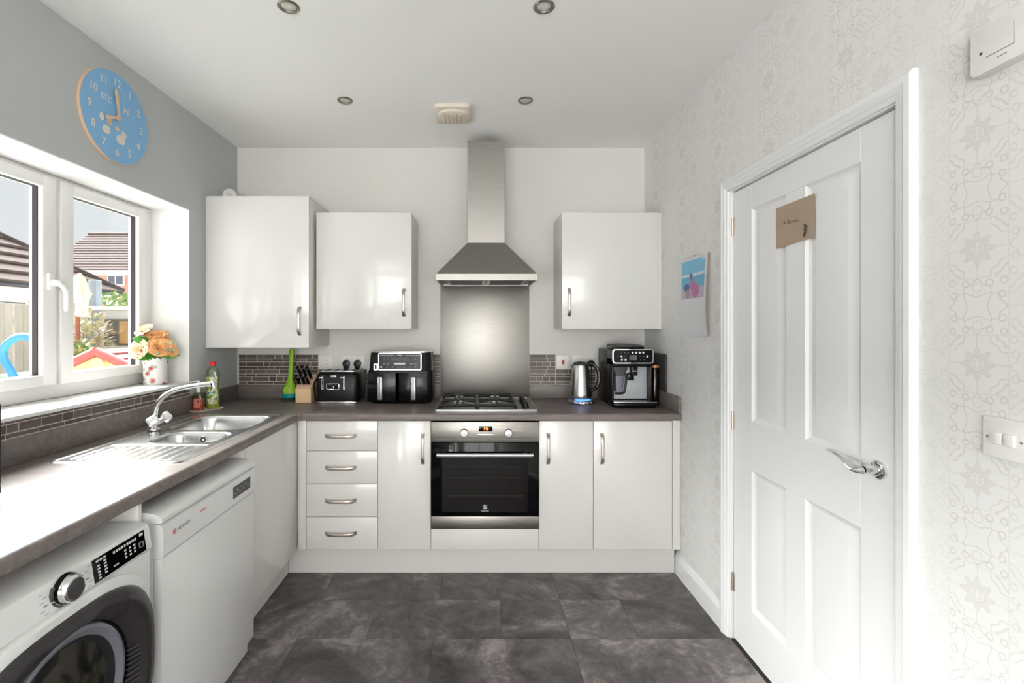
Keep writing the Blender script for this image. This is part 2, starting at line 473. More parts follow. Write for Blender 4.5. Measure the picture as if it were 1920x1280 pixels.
# left wall with the window opening
WY0, WY1, WZ0, WZ1 = 0.93, 2.7075, 1.06, 2.048
bm = B()
PY0, PY1, PZ = -4.25, -2.15, 2.12
for a in ((YF, PY0, 0, H), (PY0, PY1, PZ, H), (PY1, WY0, 0, H), (WY1, YB, 0, H), (WY0, WY1, 0, WZ0), (WY0, WY1, WZ1, H)):
    box(bm, XL-0.3, XL, *a)
wall_left = struct('wall_left', bm, 'paint_grey', 'grey painted wall holding the window and clock', 'wall')
# white plaster lining of the window reveal
bm = B(); t = 0.004
box(bm, XL-0.21, XL+0.0005, WY1-t, WY1+0.0005, WZ0+0.018, WZ1)
box(bm, XL-0.21, XL+0.0005, WY0-0.0005, WY0+t, WZ0+0.018, WZ1)
box(bm, XL-0.21, XL+0.0005, WY0+t, WY1-t, WZ1-t, WZ1+0.0005)
obj('reveal_lining', bm, 'ceiling_white', wall_left)
# right wall with the door opening
DY0, DY1, DZ = 1.292, 2.145, 1.992
bm = B()
for a in ((YF, DY0-0.02, 0, H), (DY1+0.02, YB, 0, H), (DY0-0.02, DY1+0.02, DZ+0.02, H)):
    box(bm, XR, XR+0.2, *a)
wall_right = struct('wall_right', bm, 'wallpaper', 'wall papered with pale floral tile motif around the white door', 'wall')
# wall behind the viewpoint, with an unseen window added to admit the rear fill lamp
bm = B(); DW = (-1.35, 0.85, 0.45, 2.25)
for a in ((XL-0.3, DW[0], 0, H), (DW[1], XR+0.2, 0, H), (DW[0], DW[1], 0, DW[2]), (DW[0], DW[1], DW[3], H)): box(bm, a[0], a[1], YF-0.2, YF, a[2], a[3])
struct('wall_front', bm, 'wall_white', 'off-white wall facing the kitchen units', 'wall')
dw = thing('fill_window', 'added unseen window opposite the kitchen units, admitting fill light', 'window', (-0.25, YF-0.1, DW[2]), kind='structure')
for x0, x1 in ((DW[0], DW[0]+0.06), (DW[1]-0.06, DW[1]), (-0.28, -0.22)): bx('window_stile', 'upvc', dw, x0, x1, YF-0.13, YF-0.07, DW[2], DW[3], bev=0.004)
for z0, z1 in ((DW[2], DW[2]+0.06), (DW[3]-0.06, DW[3])): bx('window_rail', 'upvc', dw, DW[0]+0.06, DW[1]-0.06, YF-0.13, YF-0.07, z0, z1, bev=0.004)
for x0, x1 in ((DW[0]+0.06, -0.28), (-0.22, DW[1]-0.06)): bx('pane', 'window_glass', dw, x0, x1, YF-0.102, YF-0.098, DW[2]+0.06, DW[3]-0.06)
# patio door added out of view to admit the side fill lamp
pd = thing('fill_door', 'added unseen patio door in the grey wall, admitting fill light', 'door', (XL-0.1, (PY0+PY1)/2, 0), kind='structure')
for y0, y1 in ((PY0, PY0+0.06), (PY1-0.06, PY1), (-3.24, -3.16)): bx('door_stile', 'upvc', pd, XL-0.16, XL-0.10, y0, y1, 0, PZ, bev=0.004)
for z0, z1 in ((0, 0.08), (PZ-0.07, PZ)): bx('door_rail', 'upvc', pd, XL-0.16, XL-0.10, PY0+0.06, PY1-0.06, z0, z1, bev=0.004)
for y0, y1 in ((PY0+0.06, -3.24), (-3.16, PY1-0.06)): bx('pane', 'window_glass', pd, XL-0.132, XL-0.128, y0, y1, 0.08, PZ-0.07)

# ------------------------------------------------------------------ mosaic splash tiles
G = 0.004
def mosaic(wall, plane, a0, a1, rows, seed, grout_box):
    r = random.Random(seed)
    bm = B(); box(bm, *grout_box); obj('grout', bm, 'grout', wall)
    z = 1.0
    for k in range(rows):
        h = 0.014 if k % 2 == 0 else 0.028
        z0 = z+G; z1 = z0+h; z = z1+(0 if k % 2 == 0 else 0)
        if k % 2: z = z1+0.0
        z = z1
        x = a0
        while x < a1-0.004:
            L = r.choice((0.042, 0.055, 0.075, 0.10, 0.125, 0.14) if k % 2 == 0 else (0.045, 0.05, 0.072, 0.09, 0.115))
            x1 = min(x+L, a1)
            if a1-x1 < 0.02: x1 = a1
            d = 0.0062+r.uniform(-0.0006, 0.0008)
            bm = B()
            if plane == 'Y': box(bm, x+G/2, x1-G/2, YB-d, YB-0.001, z0, z1, bev=0.0008, seg=1)
            else: box(bm, XL+0.001, XL+d, x+G/2, x1-G/2, z0, z1, bev=0.0008, seg=1)
            obj('mosaic_tile', bm, 'mosaic_stone', wall)
            x = x1
    return z
def rows_of(rows):
    z = 1.0
    for k in range(rows): z += G+(0.014 if k % 2 == 0 else 0.028)
    return z+G
def back_mosaic(x0, x1, rows, seed):
    mosaic(wall_back, 'Y', x0, x1, rows, seed, (x0, x1, YB-0.0045, YB-0.0002, 0.999, rows_of(rows)))
back_mosaic(XL+0.012, -1.075, 8, 3)
back_mosaic(-1.075, -0.745, 4, 9)
back_mosaic(-0.30, -0.252, 8, 5)
back_mosaic(0.352, 0.528, 8, 7)
back_mosaic(0.528, 0.80, 4, 11)
mosaic(wall_left, 'X', 1.0, 2.705, 3, 21, (XL+0.0002, XL+0.0045, 1.0, 2.7075, 0.999, 1.062))

# ------------------------------------------------------------------ window in the left wall
win = thing('window_1', 'white double casement window over the sink', 'window', (XL-0.23, 1.82, 1.075), kind='structure')
FX = -1.83                      # room-side face of the frame
def frame_bar(name, y0, y1, z0, z1, x0=FX-0.06, x1=FX, mat='upvc', bev=0.006, par=None):
    return bx(name, mat, par or win, x0, x1, y0, y1, z0, z1, bev=bev)
frame_bar('outer_frame', WY0+0.004, WY1-0.004, 1.08, 1.142)
frame_bar('outer_frame', WY0+0.004, WY1-0.004, 2.022, WZ1-0.004)
frame_bar('outer_frame', WY1-0.07, WY1-0.004, 1.14, 2.024)
frame_bar('outer_frame', WY0+0.004, WY0+0.07, 1.14, 2.024)
frame_bar('mullion', 2.066, 2.098, 1.14, 2.024)
frame_bar('mullion', 1.50, 1.532, 1.14, 2.024)
def sash(y0, y1, handle_y=None):
    s = obj('sash', (lambda b: (box(b, FX-0.045, FX+0.016, y0, y0+0.066, 1.138, 2.027, bev=0.006),
        box(b, FX-0.045, FX+0.016, y1-0.066, y1, 1.138, 2.027, bev=0.006),
        box(b, FX-0.045, FX+0.0155, y0+0.06, y1-0.06, 1.138, 1.186, bev=0.006),
        box(b, FX-0.045, FX+0.0155, y0+0.06, y1-0.06, 1.977, 2.027, bev=0.006), b)[-1])(B()), 'upvc', win)
    bm = B(); ringprism(bm, 'X', [(y0+0.066, 1.186), (y1-0.066, 1.186), (y1-0.066, 1.977), (y0+0.066, 1.977)],
                        [(y0+0.069, 1.188), (y1-0.070, 1.188), (y1-0.070, 1.975), (y0+0.069, 1.975)], FX-0.026, FX-0.004)
    obj('gasket', bm, 'gasket', s)
    bx('pane', 'window_glass', s, FX-0.022, FX-0.018, y0+0.066, y1-0.066, 1.186, 1.977)
    return s
sash(2.094, 2.640); s2 = sash(1.528, 2.070); sash(1.0, 1.504)
# handle on the middle casement
hd = bx('window_handle', 'plastic_white', s2, FX+0.0165, FX+0.030, 2.018, 2.052, 1.545, 1.618, bev=0.005)
tb('lever', 'plastic_white', hd, spline([(FX+0.028, 2.036, 1.575), (FX+0.055, 2.04, 1.572), (FX+0.062, 2.062, 1.545), (FX+0.058, 2.072, 1.50), (FX+0.055, 2.074, 1.455)], 5), [0.014]*6+[0.011]*14+[0.009], n=10)
bm = B(); box(bm, FX-0.02, XL+0.022, WY0+0.001, WY1-0.0005, 1.064, 1.08, bev=0.005)
sill = struct('trim_2', bm, 'upvc', 'white sill board under the window', 'window sill')

# ------------------------------------------------------------------ door in the right wall
door = thing('door_1', 'white four-panel internal door with chrome lever handle', 'door', (1.16, (DY0+DY1)/2, 0), kind='structure')
X0, X1 = 1.142, 1.178
dy0, dy1, dz0, dz1 = 1.299, 2.1375, 0.008, 1.984
cols = ((1.43, 1.672), (1.778, 1.998)); rws = ((0.205, 0.79), (0.995, 1.88))
def dbar(n, y0, y1, z0, z1): return bx(n, 'door_white', door, X0, X1, y0, y1, z0, z1, bev=0.0012, seg=1)
dbar('stile', dy0, cols[0][0], dz0, dz1); dbar('stile', cols[1][1], dy1, dz0, dz1)
for z0, z1 in ((dz0, rws[0][0]), (rws[0][1], rws[1][0]), (rws[1][1], dz1)): dbar('rail', cols[0][0], cols[1][1], z0, z1)
for z0, z1 in rws: dbar('mullion', cols[0][1], cols[1][0], z0, z1)
for y0, y1 in cols:
    for z0, z1 in rws:
        bm = B()
        def lp(d, x): return [(x, y0+d, z0+d), (x, y1-d, z0+d), (x, y1-d, z1-d), (x, y0+d, z1-d)]
        loft(bm, [lp(0, X1-0.002), lp(0, X0+0.001), lp(0.008, X0+0.008), lp(0.018, X0+0.011), lp(0.026, X0+0.010), lp(0.05, X0+0.002), lp(0.054, X0+0.0015)])
        obj('panel', bm, 'door_white', door, ang=20)
for z in (1.835, 0.962+0.01, 0.255):
    h = bx('hinge', 'nickel', door, X0-0.002, X0+0.002, 2.128, 2.146, z-0.04, z+0.04)
    tb('hinge_pin', 'nickel', h, [(X0-0.005, 2.1405, z-0.04), (X0-0.005, 2.1405, z+0.04)], 0.005, n=10)
hy, hz = 1.362, 0.984
lh = lt('door_handle', 'chrome', door, (X0, hy, hz), [(0.026, 0), (0.026, -0.007), (0.022, -0.010), (0.012, -0.0105), (0.011, -0.04), (0.010, -0.046)], n=36, axis='X')
bm = B(); loops = []
path = spline([(X0-0.044, hy-0.004, hz), (X0-0.05, hy+0.03, hz-0.004), (X0-0.05, hy+0.065, hz+0.012), (X0-0.047, hy+0.10, hz+0.022), (X0-0.043, hy+0.135, hz+0.022)], 6)
for i, p in enumerate(path):
    t = i/(len(path)-1); tw = 1.15*(1-min(1, t*1.8)) + 0.12; hw = 0.011+0.003*t; hh = 0.0045+0.004*(1-t)
    L = []
    for k in range(12):
        a = 2*PI*k/12; u, w = hw*math.cos(a), hh*math.sin(a)
        L.append((p.x + u*math.cos(tw)*0.9, p.y, p.z + u*math.sin(tw)*0.7 + w))
    loops.append(L)
loft(bm, loops); obj('lever', bm, 'chrome', lh)
# lining and architrave
trim = thing('trim_1', 'white moulded architrave around the panel door', 'door frame', (XR, 1.72, 0), kind='structure')
for y0, y1, z0, z1 in ((DY0-0.02, DY0+0.002, 0, DZ+0.02), (DY1-0.002, DY1+0.02, 0, DZ+0.02), (DY0+0.002, DY1-0.002, DZ-0.003, DZ+0.02)):
    bx('jamb', 'door_white', trim, XR-0.0005, XR+0.14, y0, y1, z0, z1)
AP = [(0.0, 0.0), (0.0, -0.008), (0.004, -0.011), (0.014, -0.012), (0.017, -0.015), (0.030, -0.017), (0.036, -0.020), (0.052, -0.019), (0.058, -0.015), (0.0585, 0.0)]
def arch_loop(d, off):          # mitred path round the opening at distance d from its edge
    a0, a1, zt = DY0-0.004-d, DY1+0.004+d, DZ+0.002+d
    return [(XR+off, a0, 0.0), (XR+off, a0, zt), (XR+off, a1, zt), (XR+off, a1, 0.0)]
bm = B(); L = [[bm.verts.new(p) for p in arch_loop(d, off)] for d, off in AP]
for k in range(len(L)-1):
    for i in range(3): bm.faces.new((L[k][i], L[k][i+1], L[k+1][i+1], L[k+1][i]))
for i in range(3): bm.faces.new((L[-1][i], L[-1][i+1], L[0][i+1], L[0][i]))
bm.faces.new([l[0] for l in L]); bm.faces.new([l[3] for l in L])
obj('architrave', bm, 'door_white', trim, ang=15)
# skirting
SK = [(0.0, 0.0), (-0.015, 0.0), (-0.015, 0.088), (-0.011, 0.096), (-0.009, 0.108), (-0.005, 0.116), (0.0, 0.118)]
def skirting(name, y0, y1, label):
    bm = B(); loft(bm, [[(XR+u-0.0003, yy, v) for u, v in SK] for yy in (y0, y1)])
    return struct(name, bm, 'door_white', label, 'skirting board', ang=20)
skirting('baseboard_right', DY1+0.062, 2.713, 'white moulded skirting between door frame and kitchen units')
skirting('baseboard_right_2', YF, DY0-0.064, 'white moulded skirting on the near side of the door')

# ------------------------------------------------------------------ ceiling fittings
def downlight(x, y, label):
    t = thing('downlight', label, 'downlight', (x, y, H), 'recessed ceiling downlights')
    lt('trim_ring', 'fitting_steel', t, (x, y, H), [(0.040, 0.0), (0.0405, -0.003), (0.037, -0.0055), (0.031, -0.005), (0.028, -0.001), (0.026, 0.012)], n=32, close_a=False, close_b=False)
    lt('lamp', 'lamp_lens', t, (x, y, H), [(0.027, -0.0005), (0.020, -0.0035), (0.010, -0.005), (0.001, -0.0055)], n=24)
    return t
downlight(-0.708, 2.568, 'nickel downlight in the ceiling between boiler cupboard and heat alarm')
downlight(0.257, 2.568, 'nickel downlight in the ceiling to the papered-wall side of heat alarm')
downlight(-0.714, 1.815, 'nickel downlight in the ceiling farther from hood, on the window side')
downlight(0.252, 1.815, 'nickel downlight in the ceiling farther from hood, on the door side')
t = thing('ceiling_alarm', 'cream rectangular alarm box on the ceiling before the hood', 'alarm', (-0.137, 2.71, H))
pr('back_plate', 'plastic_cream', t, 'Z', rrect(-0.236, -0.038, 2.60, 2.82, 0.02), H-0.02, H-0.0005, bev=0.004)
bm = B(); loft(bm, [[(x, y, z) for x, y in superell(-0.137, 2.71, rx, ry, 2.2, 40)] for rx, ry, z in ((0.088, 0.085, H-0.019), (0.082, 0.078, H-0.03), (0.05, 0.045, H-0.038), (0.02, 0.018, H-0.039))])
obj('sensor_dome', bm, 'plastic_cream', t)
bm = B()
for i in range(-2, 3): box(bm, -0.137+i*0.022-0.003, -0.137+i*0.022+0.003, 2.66, 2.76, H-0.0405, H-0.030)
obj('grille', bm, 'edge_taupe', t)

# ================================================================== kitchen units
FY = 2.671                     # front face of the base doors on the back wall
FXL = -1.0                     # front face of the base unit on the window wall
def bow_handle(parent, cx, cz, length, vertical, yf=FY):
    n = 14; pts = []
    for i in range(n+1):
        t = i/n*2-1; d = 0.028*(1-abs(t)**5*0.92) if abs(t) < 1 else 0.002
        a = t*length/2
        pts.append((cx, yf-d, cz+a) if vertical else (cx+a, yf-d, cz))
    bm = B(); loops = []
    for i, p in enumerate(pts):
        t = abs(i/n*2-1); w = 0.0075+0.003*t*t; h = 0.0042
        L = []
        for u, v in rrect(-w, w, -h, h, 0.003, 2):
            q = Vector(p)
            if vertical: L.append((q.x+u, q.y+v, q.z) if t < 0.93 else (q.x+u, q.y, q.z+v*(1 if i else 1)))
            else: L.append((q.x, q.y+v, q.z+u) if t < 0.93 else (q.x+v, q.y, q.z+u))
        loops.append(L)
    loft(bm, loops); return obj('handle', bm, 'nickel', parent)
def slab(name, parent, x0, x1, z0, z1, yf=FY, th=0.018):
    """a door or drawer front with a thin taupe edge band showing in the joint"""
    d = bx(name, 'gloss_white', parent, x0+0.0015, x1-0.0015, yf, yf+th-0.001, z0+0.0015, z1-0.0015, bev=0.0012)
    bx('edge_band', 'edge_taupe', d, x0+0.0008, x1-0.0008, yf+0.003, yf+th-0.0015, z0+0.0008, z1-0.0008)
    return d
GB = 'base cupboards along the back wall'
ZB, ZT = 0.150, 0.866
def carcass(t, x0, x1, top=ZT+0.002): bx('carcass', 'carcass', t, x0+0.0008, x1-0.0008, FY+0.0185, YB-0.03, 0.148, top)
t = thing('drawer_unit', 'white gloss base unit with four drawers and nickel handles', 'drawer unit', (-0.754, FY, 0.148), GB)
carcass(t, -0.9525, -0.555)
for z0, z1 in ((0.150, 0.331), (0.331, 0.5145), (0.5145, 0.698), (0.698, 0.866)):
    d = slab('drawer', t, -0.9525, -0.555, z0, z1)
    bow_handle(d, -0.754-0.005, (z0+z1)/2, 0.168, False)
def base_door(x0, x1, hx, label):
    t = thing('base_cupboard', label, 'cupboard', ((x0+x1)/2, FY, 0.148), GB)
    carcass(t, x0, x1); d = slab('door', t, x0, x1, ZB, ZT); bow_handle(d, hx, 0.71, 0.165, True); return t
base_door(-0.555, -0.2585, -0.302, 'narrow white gloss base cupboard between drawers and oven')
base_door(0.3425, 0.645, 0.393, 'narrow white gloss base cupboard beside the oven, under the kettle')
base_door(0.645, 1.085, 0.693, 'wide white gloss base cupboard under the coffee machine')
t = thing('oven_housing', 'white panel below the built-in oven', 'cupboard', (0.042, FY, 0.148), GB)
bx('carcass', 'carcass', t, -0.2577, 0.3417, FY+0.0185, YB-0.03, 0.148, 0.262); slab('panel', t, -0.2585, 0.3425, ZB, 0.265)
tag(bx('end_filler', 'gloss_white', None, 1.086, XR-0.002, FY+0.0005, FY+0.05, 0.1505, 0.868), 'narrow white filler strip between base cupboard and papered wall', 'filler strip')
tag(bx('corner_post', 'gloss_white', None, -0.9995, -0.954, FY+0.0005, FY+0.06, 0.1505, 0.868, bev=0.001), 'white corner post where the two runs of units meet', 'corner post')
tag(bx('plinth', 'plinth', None, -1.066, XR-0.0165, 2.714, 2.732, 0.0005, 0.147), 'white plinth under the back run of units', 'plinth')
tag(bx('plinth', 'plinth', None, -1.085, -1.067, 2.05, 2.713, 0.0005, 0.147), 'white plinth under the sink base unit', 'plinth')
# sink base unit on the window wall
t = thing('sink_unit', 'white gloss base unit beneath the sink next to dishwasher', 'cupboard', (FXL, 2.36, 0.148))
bx('carcass', 'carcass', t, XL+0.02, FXL-0.0185, 2.07, 2.64, 0.148, 0.70)
bx('door', 'gloss_white', t, FXL-0.0175, FXL, 2.0695, 2.6695, ZB, ZT, bev=0.0012)
bx('end_panel', 'gloss_white', t, -1.5, FXL, 2.050, 2.068, 0.148, ZT, bev=0.001)
tag(bx('partition', 'gloss_white', None, XL+0.03, FXL, 1.412, 1.430, 0.0005, 0.8685, bev=0.001), 'white panel standing between washing machine and dishwasher', 'panel')

# ------------------------------------------------------------------ worktop (L-shaped, cut out for sink)
WT, WB = 0.908, 0.870
SX0, SX1, SY0, SY1 = -1.525, -1.045, 1.69, 2.62
WF, WFX = 2.649, -0.985
bm = B()
cx0, cx1, cy0, cy1 = SX0+0.02, SX1-0.02, SY0+0.02, SY1-0.02
R = 0.012
def strip(x0, x1, y0, y1): box(bm, x0, x1, y0, y1, WB, WT)
strip(XL+0.001, WFX-R, -0.35, cy0); strip(XL+0.001, cx0, cy0, cy1); strip(cx1, WFX-R, cy0, cy1)
strip(XL+0.001, WFX-R, cy1, WF+R); strip(XL+0.001, XR-0.001, WF+R, YB-0.001)
def nose(u):                    # rounded front edge profile: (distance forward, z)
    out = [(0, WB), (R*0.6, WB)]
    out += [(R*0.6+0.4*R*math.sin(a), WB+0.4*R*(1-math.cos(a))) for a in (0.5, 1.0, 1.57)]
    out += [(R*math.cos(a), WT-R+R*math.sin(a)) for a in (0.0, 0.4, 0.8, 1.2, 1.57)]
    return out
CH = 0.03
npf = nose(0)
loft(bm, [[(WFX-R+d, yy, z) for d, z in npf] for yy in (-0.35, WF+R-CH)])
loft(bm, [[(xx, WF+R-d, z) for d, z in npf] for xx in (WFX-R+CH, XR-0.001)])
# chamfered inner corner
loft(bm, [[(WFX-R+d, WF+R-CH, z) for d, z in npf], [(WFX-R+CH, WF+R-d, z) for d, z in npf]])
prism(bm, 'Z', [(WFX-R, WF+R-CH), (WFX-R+CH, WF+R), (WFX-R, WF+R)], WB, WT)
tag(obj('worktop', bm, 'worktop_laminate'), 'grey-brown laminate L-shaped worktop along both walls', 'worktop')
def upstand(label, *a): tag(bx('upstand', 'worktop_laminate', None, *a, bev=0.0015), label, 'upstand', 'laminate upstands')
UZ = (WT+0.0005, 0.999)
upstand('grey laminate upstand under the window', XL+0.0005, XL+0.015, -0.35, YB-0.016, *UZ)
upstand('grey laminate upstand on back wall behind toaster and fryer', XL+0.001, -0.2525, YB-0.015, YB-0.0005, *UZ)
upstand('grey laminate upstand on back wall behind kettle and coffee machine', 0.3525, XR-0.016, YB-0.015, YB-0.0005, *UZ)
upstand('short grey laminate upstand on the papered wall', XR-0.015, XR-0.0005, WF+0.006, YB-0.0005, *UZ)
# white sealant line along the top of the left upstand
tag(bx('splashback', 'steel', None, -0.25, 0.35, YB-0.007, YB-0.0005, WT+0.001, 1.68, bev=0.001), 'brushed steel splashback between hob and hood', 'splashback')

# ------------------------------------------------------------------ wall cupboards
def wall_cup(x0, x1, z0, z1, yf, hx, hz, label, filler=None):
    t = thing('wall_cupboard', label, 'cupboard', ((x0+x1)/2, YB, z0), 'wall cupboards on the back wall')
    bx('carcass', 'carcass', t, x0, x1, yf+0.0185, YB-0.0005, z0+0.001, z1-0.001, bev=0.001)
    d = slab('door', t, x0, x1, z0, z1, yf); bow_handle(d, hx, hz, 0.165, True, yf)
    if filler: bx('filler', 'gloss_white', t, *filler)
    return t
wall_cup(-1.603, -1.0005, 1.263, 2.1675, 2.856, -1.056, 1.423, 'tall white gloss cupboard in the corner next to the window', (XL+0.001, -1.604, 2.870, 2.888, 1.263, 2.1675))
wall_cup(-0.985, -0.401, 1.374, 2.087, 2.931, -0.448, 1.536, 'white gloss wall cupboard above the toaster and air fryer')
wall_cup(0.515, 1.100, 1.374, 2.087, 2.931, 0.560, 1.538, 'white gloss wall cupboard above the kettle and coffee machine', (1.1008, XR-0.001, 2.945, 2.963, 1.374, 2.087))
t = thing('carbon_monoxide_alarm', 'small white round alarm standing on the tall corner cupboard', 'alarm', (-1.585, 3.08, 2.167))
bm = B(); prism(bm, 'Y', [(-1.608+0.047*(1+math.cos(a)) - 0.024, 2.168 + 0.052+0.052*math.sin(a)) for a in [2*PI*i/32 for i in range(32)]], 3.06, 3.09, bev=0.006)
obj('case', bm, 'plastic_white', t); lt('sounder', 'plastic_cream', t, (-1.585, 3.06, 2.22), [(0.02, 0.0), (0.018, -0.003), (0.002, -0.0035)], n=24, axis='Y')

# ------------------------------------------------------------------ cooker hood
HC = 0.055
t = thing('cooker_hood', 'brushed steel chimney cooker hood on the back wall', 'cooker hood', (HC, YB, 1.664))
cd = 0.255                       # chimney depth
bx('chimney', 'steel', t, HC-0.116, HC+0.116, YB-cd, YB-0.001, 1.90, 2.545, bev=0.001, seg=1)
bm = B()
loft(bm, [[(HC-w, YB-d, z), (HC+w, YB-d, z), (HC+w, YB-0.001, z), (HC-w, YB-0.001, z)] for w, d, z in ((0.299, 0.409, 1.702), (0.116, cd, 1.912))])
obj('canopy', bm, 'steel', t, smooth=False)
bm = B(); ringprism(bm, 'Z', [(HC-0.30, YB-0.41), (HC+0.30, YB-0.41), (HC+0.30, YB-0.001), (HC-0.30, YB-0.001)], [(HC-0.288, YB-0.398), (HC+0.288, YB-0.398), (HC+0.288, YB-0.012), (HC-0.288, YB-0.012)], 1.664, 1.702)
obj('rim', bm, 'steel', t, smooth=False)
bx('underside', 'dark_grey', t, HC-0.288, HC+0.288, YB-0.398, YB-0.012, 1.676, 1.70)
for i in (-1, 1):
    f = bx('grease_filter', 'steel', t, HC+i*0.125-0.118, HC+i*0.125+0.118, YB-0.36, YB-0.05, 1.668, 1.6755, bev=0.002)
    bm = B()
    for k in range(7): box(bm, HC+i*0.125-0.1, HC+i*0.125+0.1, YB-0.335+k*0.04, YB-0.32+k*0.04, 1.6655, 1.6685)
    obj('filter_slats', bm, 'print_dark', f)
pr('button_strip', 'black_satin', t, 'X', [(YB-0.39, 1.668), (YB-0.368, 1.668), (YB-0.368, 1.675), (YB-0.39, 1.675)], HC-0.09, HC+0.09)

# ------------------------------------------------------------------ built-in oven
OX0, OX1 = -0.2565, 0.3405; OC = 0.042
t = thing('built_in_oven', 'steel built-in electric oven with black glass door', 'oven', (OC, FY, 0.268))
bx('casing', 'dark_grey', t, OX0+0.01, OX1-0.01, FY+0.004, YB-0.06, 0.268, 0.862)
bx('control_panel', 'steel_oven', t, OX0, OX1, FY-0.018, FY+0.003, 0.752, 0.8625, bev=0.002)
for kx, off in ((-0.0725, 0.0), (0.171, 0.0)):
    k = lt('control_knob', 'silver', t, (kx, FY-0.018, 0.805), [(0.0225, 0.0), (0.022, -0.004), (0.020, -0.022), (0.018, -0.025), (0.002, -0.026)], n=32, axis='Y')
    for a in range(7):
        an = math.radians(-60+a*50); r = 0.032
        pr('dial_mark', 'print_dark', t, 'Y', circ(kx+r*math.sin(an), 0.805+r*math.cos(an), 0.0016, 8), FY-0.0184, FY-0.0179)
dsp = bx('display', 'black_glass', t, OC-0.034, OC+0.042, FY-0.0192, FY-0.0175, 0.811, 0.8385, bev=0.001)
text('display_digits', 'M6', 0.021, (OC+0.007, FY-0.0196, 0.8245), (1, 0, 0), (0, 0, 1), 'orange_led', dsp)
bx('button_strip', 'silver', t, OC-0.042, OC+0.047, FY-0.0215, FY-0.0175, 0.786, 0.797, bev=0.001)
bx('trim_line', 'mid_grey', t, OX0+0.04, OX1-0.04, FY-0.0186, FY-0.0178, 0.7655, 0.768)
dr = bx('oven_door', 'black_glass', t, OX0, OX1, FY-0.020, FY+0.003, 0.341, 0.7495, bev=0.002)
bm = B(); pw = rrect(OX0+0.062, OX1-0.062, 0.365, 0.70, 0.015); prism(bm, 'Y', pw, FY-0.0206, FY-0.0199)
obj('inner_window', bm, M('oven_window', (15, 12, 11), 0.10, spec=0.22), dr)
bm = B()
for z in (0.455, 0.555, 0.615): box(bm, OX0+0.085, OX1-0.085, FY-0.0209, FY-0.0205, z-0.001, z+0.001)
obj('shelf_glint', bm, M('oven_shelf', (40, 34, 30), 0.3), dr)
h = tb('door_handle', 'silver', dr, [(OX0+0.036, FY-0.055, 0.688), (OX1-0.036, FY-0.055, 0.688)], 0.0125, n=16)
for x in (OX0+0.07, OX1-0.07): tb('handle_post', 'silver', h, [(x, FY-0.052, 0.688), (x, FY-0.0195, 0.688)], 0.008)
bx('lower_trim', 'steel_oven', t, OX0, OX1, FY-0.012, FY+0.003, 0.268, 0.3385, bev=0.002)
bm = B(); ringprism(bm, 'Y', rrect(OC-0.0115, OC+0.0115, 0.383, 0.406, 0.001, 1), rrect(OC-0.009, OC+0.009, 0.3855, 0.4035, 0.001, 1), FY-0.0212, FY-0.0204)
prism(bm, 'Y', [(OC-0.005, 0.387), (OC-0.005, 0.402), (OC+0.004, 0.402)], FY-0.0212, FY-0.0204)
prism(bm, 'Y', [(OC+0.006, 0.387), (OC+0.006, 0.400), (OC-0.002, 0.387)], FY-0.0212, FY-0.0204)
obj('logo', bm, 'print_light', dr)
text('brand_lettering', 'Electrolux', 0.0105, (OC, FY-0.0209, 0.373), (1, 0, 0), (0, 0, 1), 'print_light', dr)

# ------------------------------------------------------------------ gas hob
GX0, GX1, GY0, GY1 = -0.243, 0.347, 2.722, 3.20
t = thing('gas_hob', 'four-burner steel gas hob with black pan supports', 'hob', (0.05, 2.96, WT+0.0005))
bm = B(); prism(bm, 'Z', rrect(GX0, GX1, GY0, GY1, 0.012), WT+0.0005, WT+0.010, bev=0.004)
obj('hob_plate', bm, 'steel_oven', t)
bm = B(); ringprism(bm, 'Z', rrect(GX0-0.0005, GX1+0.0005, GY0-0.0005, GY1+0.0005, 0.012), rrect(GX0+0.008, GX1-0.008, GY0+0.008, GY1-0.008, 0.008), WT+0.0006, WT+0.0112); obj('rim', bm, 'silver', t)
def burner(x, y, r):
    b = lt('burner', 'mid_grey', t, (x, y, WT+0.010), [(r*1.25, 0), (r*1.2, 0.004), (r, 0.005), (r, 0.016), (r*0.97, 0.018)], n=32)
    lt('burner_cap', 'silver', b, (x, y, WT+0.028), [(r*0.9, 0), (r*0.9, 0.006), (r*0.8, 0.009), (0.002, 0.010)], n=32)
burner(-0.115, 2.86, 0.042); burner(0.110, 2.86, 0.030); burner(-0.115, 3.07, 0.032); burner(0.110, 3.07, 0.034)
def pan_support(x0, x1):
    bm = B(); y0, y1 = 2.752, 3.175; z = WT+0.042; b = 0.0075
    xm = (x0+x1)/2
    def bar(p, q): tube(bm, [p, q], b, n=8)
    for x in (x0, x1): bar((x, y0, z-0.012), (x, y1, z-0.012))
    for y in (y0, (y0+y1)/2, y1): bar((x0, y, z-0.012), (x1, y, z-0.012))
    for x in (x0, x1):
        for y in (y0, y1): bar((x, y, z-0.010), (x, y, WT+0.0102))
    for yc in (2.86, 3.07):
        for dx, dy in ((1, 0), (-1, 0), (0, 1), (0, -1)):
            e = (x1-x0)/2 if dx else 0.103
            bar((xm+dx*e, yc+dy*e, z-0.010), (xm+dx*0.028, yc+dy*0.028, z+0.004))
    obj('pan_support', bm, 'iron', t)
pan_support(-0.222, -0.006); pan_support(0.004, 0.222)
for i in range(4):
    y = 2.80+i*0.085
    k = lt('control_knob', 'black_satin', t, (0.282, y, WT+0.010), [(0.021, 0), (0.020, 0.006), (0.0165, 0.008), (0.0155, 0.024), (0.013, 0.026)], n=28)
    bx('grip', 'black_satin', k, 0.2785, 0.2855, y-0.017, y+0.017, WT+0.034, WT+0.042, bev=0.002)

